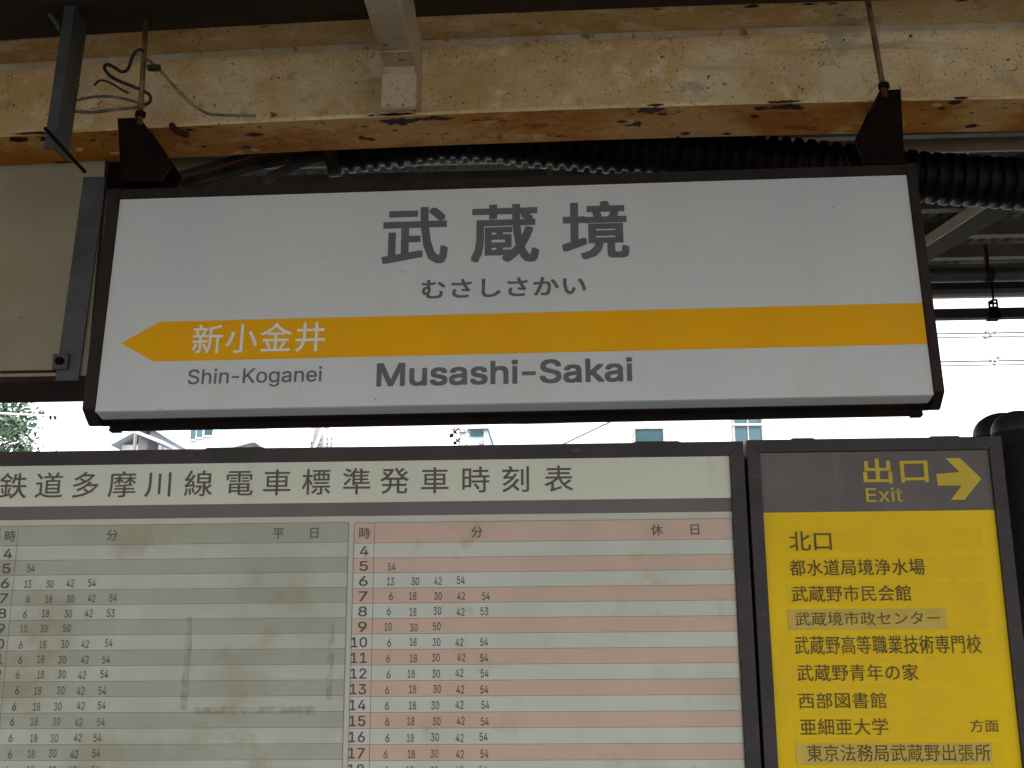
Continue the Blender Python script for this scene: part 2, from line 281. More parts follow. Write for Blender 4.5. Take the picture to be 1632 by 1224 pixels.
# ------------------------------------------------------------------ lettering
LAT = json.loads('''{"-":[0.453,[[337,244,337,188,114,188,114,244]]],"0":[0.453,[[227,-7,199,-5,174,1,151,11,130,24,111,41,95,62,80,86,69,113,60,144,53,178,49,214,48,254,49,294,53,330,60,364,69,395,81,422,95,447,112,467,130,484,151,498,174,508,200,514,227,516,254,514,279,508,302,498,323,484,342,467,358,447,372,422,384,395,393,364,400,330,404,294,405,254,404,214,400,178,393,144,384,113,373,86,359,62,342,41,323,24,302,11,279,1,254,-5],[227,50,245,51,261,56,276,63,290,74,303,87,313,103,323,122,330,144,336,168,340,194,343,223,344,254,343,285,340,314,336,341,330,365,323,387,313,405,303,422,290,435,276,446,261,453,245,458,227,460,209,458,192,453,177,446,163,435,151,422,140,405,131,387,123,365,117,341,113,314,110,285,109,254,110,223,113,194,117,168,123,144,131,122,140,103,151,87,163,74,177,63,192,56,209,51]]],"1":[0.453,[[76,0,76,55,391,55,391,0],[276,509,276,0,212,0,212,448,209,448,86,358,86,427,198,509]]],"2":[0.453,[[64,0,64,47,234,229,282,282,291,294,299,305,305,316,311,327,315,337,318,348,320,360,320,371,319,385,317,397,313,408,308,419,301,428,293,436,283,443,273,449,262,454,250,457,237,459,224,460,209,459,196,457,184,453,172,447,162,441,153,433,145,424,139,413,134,402,130,390,128,376,127,362,66,362,67,384,71,405,77,424,86,442,98,459,111,473,126,486,143,496,162,505,182,511,203,514,225,516,247,514,268,511,288,505,306,497,323,486,337,474,350,461,361,445,370,428,376,411,380,392,381,372,380,358,378,345,375,331,371,318,365,304,357,290,347,275,336,259,267,180,153,60,153,57,389,57,389,0]]],"3":[0.453,[[218,-7,195,-6,173,-3,152,2,133,10,114,19,98,30,83,43,70,57,60,74,52,91,46,111,44,132,109,132,111,119,115,107,120,97,126,87,134,78,144,71,154,64,165,59,178,55,191,52,204,50,219,50,234,51,248,53,262,56,275,61,287,67,297,74,307,83,315,93,321,104,325,116,328,130,329,145,328,158,326,172,322,184,316,196,308,207,299,217,288,226,275,234,260,240,242,244,223,247,201,248,157,248,157,299,288,448,288,452,70,452,70,509,372,509,372,461,211,278,211,289,239,290,264,288,287,284,308,276,327,265,344,253,359,239,371,222,381,205,387,186,392,166,393,145,392,123,387,103,380,84,370,66,358,50,344,36,327,23,309,12,288,4,266,-2,243,-6]]],"4":[0.453,[[40,105,40,158,247,509,311,509,109,166,109,163,413,163,413,105],[282,0,282,121,282,146,282,318,343,318,343,0]]],"5":[0.453,[[221,-7,199,-6,178,-2,159,3,140,11,123,21,108,32,94,45,83,60,73,76,66,93,62,111,60,130,122,130,124,119,127,108,132,98,138,89,145,80,154,73,163,66,173,60,184,56,196,52,208,50,221,50,236,51,250,53,264,58,276,64,288,72,298,82,307,92,314,104,320,117,324,131,327,146,328,162,327,178,324,193,320,208,314,221,306,233,297,244,286,254,275,262,262,269,248,273,233,276,218,277,205,276,192,275,180,272,167,268,156,264,145,258,136,252,128,246,67,253,96,509,366,509,366,452,151,452,134,301,136,301,145,308,155,315,166,320,178,325,190,329,203,331,216,333,229,334,247,333,263,330,279,326,294,321,308,314,321,306,334,296,345,285,355,273,364,260,372,246,379,231,384,215,388,199,390,181,391,163,390,139,385,117,379,95,369,76,357,57,343,41,327,27,309,15,289,6,268,-1,245,-5]]],"6":[0.453,[[226,-7,203,-5,182,-1,161,5,142,15,125,26,109,40,96,56,84,74,75,94,69,115,65,138,64,162,65,180,68,199,73,219,80,239,89,261,102,285,118,311,137,340,252,509,322,509,151,261,145,261,149,268,154,275,159,281,165,288,172,293,179,299,187,303,196,307,205,310,214,312,224,314,235,314,257,313,278,309,298,303,316,295,332,284,346,271,359,257,370,240,378,221,384,201,388,180,389,157,388,134,384,112,377,92,368,73,356,55,343,39,327,26,310,14,291,5,271,-2,249,-6],[226,48,241,49,254,52,267,56,279,63,289,70,299,79,307,90,314,101,320,114,324,128,327,142,327,157,327,173,324,187,320,201,314,213,307,225,299,235,289,244,279,251,267,258,254,262,241,264,226,265,212,264,198,262,186,258,174,252,163,244,153,235,145,225,138,214,132,201,128,188,126,174,125,158,126,143,128,128,132,114,138,102,145,90,153,79,163,70,174,63,186,56,198,52,212,49]]],"7":[0.453,[[97,0,323,448,323,452,62,452,62,509,391,509,391,449,165,0]]],"8":[0.453,[[226,-7,201,-6,178,-2,156,3,136,11,117,21,101,33,86,47,74,62,64,78,57,96,53,115,52,135,53,151,55,166,59,181,65,195,72,208,81,220,90,231,101,241,113,249,125,256,139,261,153,265,153,267,135,273,119,282,105,293,93,308,83,324,76,342,72,360,70,380,72,399,75,417,82,434,90,450,101,464,114,477,129,488,146,498,164,506,184,511,204,514,226,516,248,514,269,511,288,506,306,498,323,488,337,477,350,464,361,450,370,434,377,417,380,399,382,380,380,361,376,342,369,324,359,308,347,293,333,282,318,273,300,267,300,265,314,261,327,256,339,249,351,241,362,231,372,220,380,208,387,195,393,181,397,166,400,151,401,135,399,115,395,96,388,78,378,62,366,47,352,33,335,21,317,11,296,3,275,-2,251,-6],[226,49,243,50,258,52,272,55,285,60,296,66,307,74,315,82,323,91,329,102,333,113,336,126,337,139,336,152,333,165,329,177,322,189,314,199,305,208,295,216,283,223,270,228,256,232,242,234,226,235,211,234,196,232,182,228,169,223,157,216,147,208,138,199,130,189,123,177,119,165,116,152,115,139,116,126,119,113,123,102,129,91,136,82,145,74,156,66,167,60,180,55,195,52,210,50],[226,290,239,290,252,292,263,296,274,300,284,306,293,313,300,321,307,330,312,341,316,351,318,363,319,376,318,388,316,399,313,410,308,420,301,429,294,437,285,444,275,449,264,454,252,457,240,459,226,460,213,459,200,457,188,454,177,449,167,444,159,437,151,429,145,420,139,410,136,399,134,388,133,376,134,363,136,351,139,341,145,330,151,321,159,313,168,306,178,300,189,296,201,292,213,290]]],"9":[0.453,[[226,516,249,514,271,510,291,503,310,494,328,482,343,468,356,452,368,434,377,414,384,393,388,371,389,347,388,328,385,309,380,290,373,270,363,248,350,224,334,197,315,168,200,0,130,0,301,248,307,248,303,240,299,234,294,227,287,221,281,215,273,210,265,206,257,202,248,199,238,196,228,195,218,195,195,196,175,199,155,206,137,214,121,225,106,237,94,252,83,269,74,287,68,307,65,329,64,352,65,375,69,397,75,417,85,436,96,454,110,469,125,483,143,494,162,504,182,510,203,514],[226,460,212,459,199,457,186,452,174,446,163,438,154,429,145,419,138,407,133,395,129,381,126,367,125,352,126,336,129,322,133,308,138,295,145,284,154,274,163,265,174,257,186,251,199,247,212,244,226,243,240,244,254,247,267,251,279,257,289,265,299,273,307,284,314,295,320,308,324,321,327,335,327,350,327,366,324,381,320,394,314,407,307,419,299,429,290,438,279,446,267,452,254,457,241,459]]],"E":[0.418,[[60,0,60,509,372,509,372,452,125,452,125,286,355,286,355,229,125,229,125,57,375,57,375,0]]],"K":[0.466,[[104,145,104,216,139,261,174,303,212,344,364,509,448,509,231,276,228,276],[60,0,60,509,125,509,125,334,124,225,125,193,125,0],[372,0,188,259,228,309,449,0]]],"M":[0.628,[[60,0,60,509,152,509,277,187,287,159,299,123,311,84,322,49,307,49,318,83,330,121,342,158,352,187,476,509,568,509,568,0,504,0,504,291,504,327,505,369,506,413,507,457,513,457,498,409,482,363,467,322,456,291,342,0,286,0,170,291,159,321,145,361,129,408,112,457,119,457,120,416,121,372,122,328,122,291,122,0]]],"S":[0.446,[[224,-9,197,-8,172,-4,149,1,128,9,108,19,91,31,76,45,64,60,54,77,46,96,41,115,38,137,104,137,107,123,110,110,116,98,123,88,132,79,142,71,154,64,166,59,180,55,194,52,209,50,224,49,241,50,257,52,272,55,286,60,299,66,311,74,321,82,329,92,336,102,341,114,345,126,346,139,345,151,342,161,338,171,332,179,325,186,316,193,307,199,296,205,245,222,184,239,154,249,128,260,105,274,86,289,71,307,60,326,54,348,52,372,53,393,58,413,65,431,75,448,87,463,102,476,119,488,138,498,158,506,180,511,203,514,227,516,252,514,275,511,296,505,316,498,334,488,351,476,365,463,377,449,387,433,394,415,399,397,401,378,337,378,334,396,326,412,316,426,302,437,286,447,267,453,247,457,225,459,209,458,194,456,180,452,167,448,156,442,145,435,136,427,129,418,123,409,118,398,116,387,115,376,116,363,119,352,124,342,131,334,139,326,148,319,158,313,169,308,212,293,264,279,312,264,324,258,336,252,347,245,359,238,369,229,379,220,387,209,395,198,401,185,405,171,407,155,408,139,407,118,403,99,396,81,386,64,374,48,360,34,343,21,323,11,302,2,278,-4,252,-8]]],"a":[0.389,[[160,-9,142,-8,126,-5,110,-1,94,5,80,12,68,22,57,32,48,45,40,58,35,73,31,90,30,108,31,123,34,138,38,150,43,161,50,171,58,179,67,187,78,193,89,199,100,203,112,207,125,211,178,220,234,227,244,228,252,230,259,232,265,235,270,238,273,243,275,248,276,255,276,257,275,268,273,279,271,288,267,297,262,304,256,311,248,317,240,322,230,326,220,329,208,330,196,331,183,330,171,329,159,326,149,322,140,318,132,313,124,307,118,301,112,294,107,288,103,281,100,274,41,291,48,308,57,322,67,335,79,346,91,355,104,364,118,370,133,375,148,379,163,382,179,384,194,384,239,379,251,376,263,372,275,367,286,360,296,353,306,343,315,333,322,320,329,306,333,290,336,272,337,251,337,0,277,0,277,52,272,52,252,25,244,18,236,12,226,6,215,1,203,-3,190,-6,176,-8],[170,45,187,46,202,49,216,53,228,59,239,66,248,74,257,83,263,93,269,104,272,115,275,126,276,138,276,190,259,182,231,176,200,171,175,168,134,159,125,155,117,150,110,145,103,139,98,132,95,124,93,115,92,105,92,95,94,87,98,79,102,72,107,66,114,61,121,56,130,52,139,49,149,47,159,46]]],"e":[0.404,[[212,-8,185,-7,161,-2,138,6,117,16,98,30,82,46,68,64,56,85,46,108,40,132,35,159,34,187,35,215,39,242,46,267,55,290,67,311,81,329,97,346,115,359,135,370,157,378,180,383,205,384,221,384,236,382,251,379,266,374,280,368,294,361,307,351,319,341,331,329,341,315,350,299,357,282,363,263,368,242,370,219,371,194,371,169,75,169,75,221,338,221,310,202,309,220,307,237,303,254,298,269,291,282,283,294,273,305,263,314,250,321,237,326,222,329,205,330,189,329,173,326,159,321,146,313,135,304,125,294,116,282,109,270,103,256,99,241,97,226,96,211,96,178,97,157,100,139,104,122,110,106,118,92,128,80,139,70,151,61,165,55,179,50,195,47,212,46,224,47,234,48,244,50,254,53,263,56,271,61,278,66,285,73,292,80,297,88,302,96,306,105,365,91,360,77,353,63,345,51,335,39,324,29,311,19,298,11,283,4,266,-1,249,-5,231,-7]]],"g":[0.425,[[207,-151,187,-150,168,-148,150,-144,134,-140,119,-134,105,-127,93,-119,82,-110,73,-101,64,-91,57,-80,51,-69,101,-41,122,-66,128,-72,136,-78,145,-83,154,-88,165,-92,178,-95,192,-97,207,-97,229,-96,249,-92,267,-85,282,-75,295,-62,304,-47,310,-28,311,-6,311,68,306,68,287,41,280,34,272,28,263,21,252,16,241,11,227,8,212,5,195,5,173,6,152,10,132,17,113,27,95,39,80,53,67,71,55,90,46,112,39,136,35,163,34,191,35,220,39,246,46,271,55,293,66,314,80,332,95,347,112,361,131,371,152,378,173,383,196,384,213,384,228,382,242,378,253,373,264,367,273,360,281,353,288,346,308,319,313,319,313,379,372,379,372,-9,371,-32,367,-54,360,-73,350,-90,338,-104,324,-117,308,-127,291,-136,271,-142,251,-147,229,-150],[205,59,222,60,237,63,251,68,264,75,275,84,285,95,293,107,300,121,305,137,309,154,312,172,312,193,312,212,309,231,305,248,300,264,293,278,285,291,275,303,264,312,251,320,237,325,222,329,205,330,188,329,172,325,158,320,145,312,134,302,124,290,115,277,109,262,103,246,99,229,97,212,96,193,97,173,99,155,103,138,109,123,116,108,124,96,134,85,145,76,158,68,172,63,188,60]]],"h":[0.41,[[114,227,114,0,53,0,53,509,114,509,114,287,102,287,112,312,124,332,137,349,152,362,169,372,187,379,207,383,227,384,246,383,264,380,280,376,295,369,309,360,321,349,332,336,341,321,348,304,353,285,356,264,357,240,357,0,296,0,296,235,295,256,290,275,283,291,273,304,260,315,246,323,229,328,210,329,197,328,184,326,172,322,161,317,150,311,141,303,133,293,126,283,121,271,117,257,114,243]]],"i":[0.166,[[53,0,53,379,114,379,114,0],[84,443,75,444,67,446,60,449,54,455,48,461,44,468,42,475,41,483,42,491,44,499,48,506,54,512,60,517,67,521,75,523,84,524,92,523,100,521,107,517,114,512,119,506,123,499,126,491,126,483,126,475,123,468,119,461,114,455,107,449,100,446,92,444]]],"k":[0.38,[[110,137,110,212,121,212,284,379,360,379,184,199,177,199],[53,0,53,509,114,509,114,0],[294,0,148,186,191,229,372,0]]],"n":[0.409,[[114,227,114,0,53,0,53,379,112,379,112,287,102,287,112,312,124,332,137,349,152,362,169,372,187,379,207,383,227,384,246,383,264,380,280,376,295,369,309,360,321,349,332,336,341,321,348,304,353,285,356,264,357,240,357,0,296,0,296,235,295,256,290,275,283,291,273,304,260,315,246,323,229,328,210,329,197,328,184,326,172,322,161,317,150,311,141,303,133,293,126,283,121,271,117,257,114,243]]],"o":[0.415,[[207,-8,182,-7,159,-2,137,6,117,16,98,30,82,46,68,64,56,85,46,108,40,133,36,159,34,187,36,216,40,243,46,268,56,291,68,312,82,330,98,346,117,360,137,371,159,378,182,383,207,384,233,383,256,378,278,371,299,360,317,346,333,330,347,312,359,291,369,268,376,243,380,216,381,187,380,159,376,133,369,108,359,85,347,64,333,46,317,30,299,16,278,6,256,-2,233,-7],[207,46,226,48,242,51,257,57,270,66,282,76,292,89,300,102,307,117,312,134,316,151,318,169,319,187,318,206,316,224,312,242,307,258,300,274,292,287,282,300,270,310,257,319,242,325,226,329,207,330,189,329,173,325,158,319,145,310,134,300,124,287,115,274,108,258,103,242,99,224,97,206,96,187,97,169,99,151,103,134,108,117,115,102,124,89,134,76,145,66,158,57,173,51,189,48]]],"s":[0.365,[[182,-8,163,-7,145,-5,128,-2,112,3,98,10,84,18,72,27,62,38,53,50,45,63,40,78,36,94,94,107,99,92,105,79,114,69,124,60,136,54,150,49,165,46,181,45,200,46,217,50,232,55,244,62,255,71,262,81,267,91,268,103,267,112,265,121,260,129,254,136,246,142,237,147,225,151,212,155,149,170,125,177,104,186,87,196,72,208,61,222,53,237,48,255,47,274,48,290,51,305,57,319,65,332,75,343,87,354,100,363,115,370,131,377,149,381,167,384,187,384,206,384,223,381,239,378,254,372,267,366,279,358,290,349,299,339,307,328,314,316,319,303,324,290,268,277,264,288,258,298,251,307,243,316,232,323,219,328,205,331,187,333,171,332,156,329,143,324,131,317,121,308,114,299,110,289,109,277,110,267,112,258,117,250,124,243,133,237,144,232,157,227,172,223,229,209,254,202,275,194,292,183,306,171,317,158,325,142,330,125,331,107,330,90,326,75,321,61,312,47,302,35,290,24,276,15,260,6,242,0,223,-5,203,-7]]],"t":[0.227,[[204,379,204,327,6,327,6,379],[65,471,126,471,126,98,127,86,128,76,132,68,136,61,142,56,150,53,159,51,170,50,185,51,202,54,213,2,192,-3,168,-4,145,-3,125,2,107,10,92,21,80,35,72,52,67,71,65,93]]],"u":[0.41,[[182,-5,164,-4,146,-1,130,4,115,11,101,20,89,31,78,44,69,59,62,76,57,95,54,116,53,139,53,379,114,379,114,144,115,123,119,105,127,89,137,75,150,64,164,56,181,52,200,50,213,51,226,53,238,57,249,62,259,69,268,77,276,86,283,97,289,109,293,122,295,137,296,153,296,379,357,379,357,0,298,0,298,92,307,92,297,67,286,47,272,30,257,17,240,7,222,0,203,-4]]],"x":[0.378,[[21,0,171,218,171,171,29,379,100,379,147,306,179,253,207,206,175,206,202,253,233,306,282,379,352,379,209,169,209,214,358,0,287,0,231,85,200,136,173,182,205,182,178,136,148,85,91,0]]]}''')
_cache = {}
def _area(c): return sum(c[i][0]*c[(i+1) % len(c)][1]-c[(i+1) % len(c)][0]*c[i][1] for i in range(len(c)))/2
def _inside(p, c):
    r = False
    for i in range(len(c)):
        a, b = c[i], c[i-1]
        if (a[1] > p[1]) != (b[1] > p[1]) and p[0] < (b[0]-a[0])*(p[1]-a[1])/(b[1]-a[1])+a[0]: r = not r
    return r
def _tomesh(cu):
    o = bpy.data.objects.new('t', cu); COL.objects.link(o)
    dg = bpy.context.evaluated_depsgraph_get(); dg.update()
    me = bpy.data.meshes.new_from_object(o.evaluated_get(dg))
    v = [(q.co.x, q.co.y) for q in me.vertices]; f = [list(p.vertices) for p in me.polygons]
    bpy.data.objects.remove(o); bpy.data.meshes.remove(me)
    return v, f
def glyph(ch):
    if ch in _cache: return _cache[ch]
    if ch == ' ': r = ([], [], .28)
    elif ch in LAT:
        adv, cs = LAT[ch]; cs = [[(c[i]/1000, c[i+1]/1000) for i in range(0, len(c), 2)] for c in cs]
        sgn = 1 if _area(max(cs, key=lambda c: abs(_area(c)))) > 0 else -1
        outs = [c for c in cs if _area(c)*sgn > 0]; holes = [c for c in cs if _area(c)*sgn < 0]
        v = []; f = []
        for oc in outs:
            cu = bpy.data.curves.new('g', 'CURVE'); cu.dimensions = '2D'; cu.fill_mode = 'BOTH'
            for c in [oc]+[h for h in holes if _inside(h[0], oc)]:
                sp = cu.splines.new('POLY'); sp.points.add(len(c)-1); sp.use_cyclic_u = True
                for q, p in zip(sp.points, c): q.co = (p[0], p[1], 0, 1)
            a, b = _tomesh(cu); k = len(v); v += a; f += [[i+k for i in q] for q in b]; bpy.data.curves.remove(cu)
        r = (v, f, adv)
    else:
        cu = bpy.data.curves.new('g', 'FONT'); cu.body = ch; cu.size = 1; cu.resolution_u = 3
        v, f = _tomesh(cu); bpy.data.curves.remove(cu); r = (v, f, 1.0)
    _cache[ch] = r; return r
def letters(string, box, pitch=None, bold=0.0, y=0.0, depth=.0):
    """flat print in an XZ plane facing -Y, fitted into box = (x0, x1, z0, z1)"""
    x = 0; V = []; F = []; Lr = []
    sh = [(0, 0)] if bold == 0 else [(a*bold, b*bold) for a in (-1, 0, 1) for b in (-1, 0, 1)]
    for ch in string:
        v, f, adv = glyph(ch)
        if ch == '-': x -= .045; adv -= .045
        for j, (a, b) in enumerate(sh):
            k = len(V); V += [(p[0]+x+a, p[1]+b) for p in v]; F += [[i+k for i in q] for q in f]; Lr += [j]*len(v)
        x += pitch if pitch else adv
    x0 = min(p[0] for p in V); x1 = max(p[0] for p in V); z0 = min(p[1] for p in V); z1 = max(p[1] for p in V)
    if box[1] is None: sx = (box[3]-box[2])/(z1-z0); bx0 = box[0]
    else: sx = (box[1]-box[0])/(x1-x0); bx0 = box[0]
    sz = (box[3]-box[2])/(z1-z0)
    g = G(); g.v = [(bx0+(p[0]-x0)*sx, y-l*2e-5, box[2]+(p[1]-z0)*sz) for p, l in zip(V, Lr)]; g.f = F
    return g

# ================================================================== LARGE STRUCTURE
g = G().box(-60, 60, -6.0, 9.2, -CH-.9, -CH)
o = g.obj('platform', M['concrete']); tag(o, kind='structure')
g = G().add([(-400, -400, -CH-1.1), (400, -400, -CH-1.1), (400, 500, -CH-1.1), (-400, 500, -CH-1.1)], [(0, 1, 2, 3)])
o = g.obj('ground', M['ballast']); tag(o, kind='structure')

# ---- canopy roof: gutter line over the channel beam, rising away from it on both sides
roof = thing('canopy_roof', 'butterfly platform canopy with corrugated sheets, brown purlins and pale gutter trim, rising away behind the hanging sign', 'canopy', (0, 3.3, 2.0))
SL = .15
def rz(y): return 2.02+SL*(y-3.4)
YE = 8.45
# corrugated sheets beyond the beam, one by one
NX0, NX1, SW = -9.6, 9.6, .96
xs = NX0; k = 0
while xs < NX1-.01:
    g = G(); n = 12; P = []
    for i in range(n*4+1):
        t = i/4; fr = t-math.floor(t)
        zz = (0, .0, .034, .034)[int(round(fr*4)) % 4]
        P.append((xs+i*SW/(n*4), zz))
    th = .0025
    ov = .004*(k % 2)
    v = []
    for yy in (3.46, 5.9, YE):
        for (x, zz) in P: v.append((x, yy, rz(yy)+zz+ov))
    m = len(P); f = []
    for r_ in range(2):
        for i in range(m-1): f.append((r_*m+i, r_*m+i+1, (r_+1)*m+i+1, (r_+1)*m+i))
    g.add(v, f); g.add([(a, b, c+th) for a, b, c in v], [q[::-1] for q in f])
    g.obj('roof_sheet', M['sheet'], roof); xs += SW; k += 1
for yy in (4.37, 5.02, 5.66, 6.32, 6.98, 7.64):
    z = rz(yy)-.006
    G().prism([(yy-.03, z), (yy-.03, z-.085), (yy+.03, z-.085), (yy+.03, z-.079), (yy-.024, z-.079), (yy-.024, z)], 'x', -9.6, 9.6).obj('purlin', M['purlin'], roof)
z = rz(8.3)
G().box(-9.6, 9.6, 8.25, 8.36, 2.672, z-.004).obj('edge_purlin', M['rafter'], roof)
G().box(-9.6, 9.6, YE+.004, YE+.05, 2.677, 2.722).obj('fascia_trim', M['trim'], roof)
for xr in (-8.2, -5.6, -3.0, 2.15, 4.75, 7.35):
    y0, y1 = 3.48, 8.2; g = G()
    a = lambda yy: rz(yy)-.095
    lp = G()
    for (gg, xa, xb, zt, zb) in ((g, xr+.008, xr+.25, -.0, -.014), (lp, xr, xr+.007, 0, -.062)):
        v = [(x, yy, a(yy)+q) for yy in (y0, y1) for x in (xa, xb) for q in (zb, zt)]
        gg.add(v, [(0, 1, 3, 2), (4, 6, 7, 5), (0, 4, 5, 1), (2, 3, 7, 6), (0, 2, 6, 4), (1, 5, 7, 3)])
    lp.obj('rafter_lip', M['raflip'], roof)
    g.obj('rafter', M['rafter'], roof)
# deck over the photographer's side
g = G()
v = []; nn = 60; YB = -5.0
for i in range(nn+1):
    x = -9.6+19.2*i/nn; xc = max(-2.2, min(2.2, x)); dz = .012-.0085*xc*xc
    v += [(x, 3.119-.0196*x, 1.923+dz), (x, YB, 2.13), (x, YB, 2.20), (x, 3.119-.0196*x, 2.06)]
f = []
for i in range(nn):
    for k in range(4): f.append((i*4+k, (i+1)*4+k, (i+1)*4+(k+1) % 4, i*4+(k+1) % 4))
f += [(3, 2, 1, 0), (nn*4, nn*4+1, nn*4+2, nn*4+3)]
g.add(v, f)
g.obj('deck', M['dark_roof'], roof)
G().box(-9.6, 9.6, 3.14, 3.45, 2.002, 2.058).obj('gutter_shelf', M['dark_roof'], roof)
G().prism([(3.47, 2.05), (3.47, 1.79), (3.50, 1.765), (3.69, 1.765), (3.72, 1.79), (3.72, 2.045)], 'x', -9.6, 9.6).obj('valley_gutter', M['guttermat'], roof)
for i in range(14):
    x = -8.9+i*1.37
    G().prism([(3.468, 1.86), (3.468, 1.788), (3.499, 1.762), (3.691, 1.762), (3.722, 1.788), (3.722, 1.86), (3.726, 1.86), (3.726, 1.786), (3.693, 1.758), (3.497, 1.758), (3.464, 1.786), (3.464, 1.86)], 'x', x, x+.04).obj('gutter_strap', M['primer'], roof)

# ---- the channel beam, very slightly cambered
def bowed(xa, xb, n, sec):
    """section swept along x, yaw -1.12 deg, small camber"""
    v = []; f = []; m = len(sec)
    for i in range(n+1):
        x = xa+(xb-xa)*i/n
        xc = max(-2.2, min(2.2, x)); dz = -.0085*xc*xc
        for (yy, zz) in sec: v.append((x, yy-.0196*x, zz+.012+dz))
    for i in range(n):
        for k in range(m): f.append((i*m+k, (i+1)*m+k, (i+1)*m+(k+1) % m, i*m+(k+1) % m))
    f += [list(range(m)), [n*m+k for k in range(m-1, -1, -1)]]
    return v, f
beam = thing('channel_beam', 'long ochre painted steel channel beam with peeling rusty lower flange, running above the station sign', 'beam', (0, 3.2, 1.59))
FY = 3.125
v, f = bowed(-9, 9, 90, [(3.340, 1.985), (3.325, 1.970), (3.318, 1.950), (3.318, 1.640), (3.325, 1.618), (3.340, 1.604), (3.355, 1.604), (3.355, 1.985)])
mesh_obj('web', v, f, M['cream'], beam)
v, f = bowed(-9, 9, 90, [(FY, 1.592), (FY, 1.603), (3.338, 1.603), (3.338, 1.592)])
mesh_obj('lower_flange', v, f, M['cream'], beam, mats=[M['cream'], M['flange_under']],
         fm=[1 if (i < 360 and i % 4 == 3) else 0 for i in range(len(f))])
v, f = bowed(-9, 9, 90, [(FY, 1.926), (FY, 1.940), (3.16, 1.986), (3.34, 1.986), (3.316, 1.955)])
mesh_obj('upper_flange', v, f, M['cream'], beam)
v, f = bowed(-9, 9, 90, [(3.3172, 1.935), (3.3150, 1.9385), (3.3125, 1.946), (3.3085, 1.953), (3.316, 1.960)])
mesh_obj('fillet_highlight', v, f, M['highlight'], beam)  # highlight at the top of the web, painted as a thin pale strip
def blob(cx, cz, w, h, n=13, seed=0, jag=.35):
    rd = random.Random(seed); P = []
    for i in range(n):
        a = 2*math.pi*i/n; q = 1-jag*rd.random()
        P.append((cx+w/2*math.cos(a)*q, cz+h/2*math.sin(a)*q))
    return P
def bz(x): return .012-.0085*x*x
def by(x): return -.0196*x
# bare patches: on the underside of the flange (t = distance behind its front edge) and on its edge
for i, (x, t, w_, h_) in enumerate([(-.475, .030, .135, .05), (-.36, .020, .12, .035), (.30, .020, .095, .045), (.335, .045, .04, .02), (.215, .085, .03, .02), (.262, .105, .04, .035),
        (.24, .115, .02, .015), (.63, .025, .06, .03), (.70, .020, .10, .035), (.74, .030, .05, .02), (.62, .075, .04, .025), (-.93, .075, .07, .03), (-.58, .055, .03, .012), (-.49, .09, .025, .012), (-1.12, .02, .035, .02),
        (-1.56, .03, .12, .05), (-1.66, .02, .07, .04), (-1.44, .055, .02, .02), (-1.60, .20, .06, .03), (-.15, .085, .015, .01), (1.20, .012, .05, .03), (1.17, .05, .03, .02),
        (1.30, .17, .05, .03), (1.62, .05, .07, .03), (.42, .18, .04, .025), (.55, .19, .03, .02), (-.98, .16, .04, .02)]):
    z = 1.592+bz(x)-.0012
    P = blob(x, FY+.0015+by(x)+t, w_*1.12, h_*1.15, 26, i+3, .55)
    P = [(a, max(b, FY+.001+by(a))) for a, b in P]
    g = G(); g.add([(a, b, z) for a, b in P], [list(range(len(P)))[::-1]])
    g.obj('bare_patch', M['primer'], beam)
for i, (x, w_, h_) in enumerate([(-.475, .15, .012), (.31, .07, .012), (.70, .14, .011), (1.21, .06, .012), (-1.60, .22, .012), (-.55, .03, .008)]):
    P = blob(x, 1.5975+bz(x), w_, h_, 24, 50+i, .5)
    G().add([(a, FY+by(a)-.0014, b) for a, b in P], [list(range(len(P)))]).obj('bare_patch', M['primer'], beam)
for i, (x, t, w_, h_) in enumerate([(.62, .012, .06, .03), (.79, .008, .07, .018), (.86, .008, .05, .016), (.33, .01, .03, .012), (-1.5, .01, .05, .014), (-.9, .008, .04, .01), (1.25, .01, .05, .014)]):
    z = 1.932+bz(x); P = blob(x, FY+.002+by(x)+t, w_, h_, 20, 120+i, .5)
    G().add([(a, max(b, FY+.0008+by(x)), 1.926+bz(x)-.0012+(max(b, FY+.0008+by(x))-FY-by(x))*.152) for a, b in P], [list(range(len(P)))[::-1]]).obj('bare_patch', M['primer'], beam)
# curled flakes standing proud of the underside
for i, (x, t, w_, h_) in enumerate([(1.145, .018, .05, .02), (-1.62, .21, .05, .03), (.46, .17, .035, .02), (.245, .08, .03, .015), (-1.50, .10, .05, .012), (-1.40, .14, .05, .015), (-.95, .17, .04, .02)]):
    z = 1.592+bz(x)-.0016; y0 = FY+by(x)+t
    P = blob(x, 0, w_*.9, h_*.9, 9, 80+i, .65)
    G().add([(a, y0+b, z-.010*(b/h_+.5)) for a, b in P]+[(a, y0+b, z-.010*(b/h_+.5)-.0012) for a, b in P],
            [list(range(9)), list(range(17, 8, -1))]+[[k, k+9, (k+1) % 9+9, (k+1) % 9] for k in range(9)]).obj('paint_flake', M['peel'], beam)

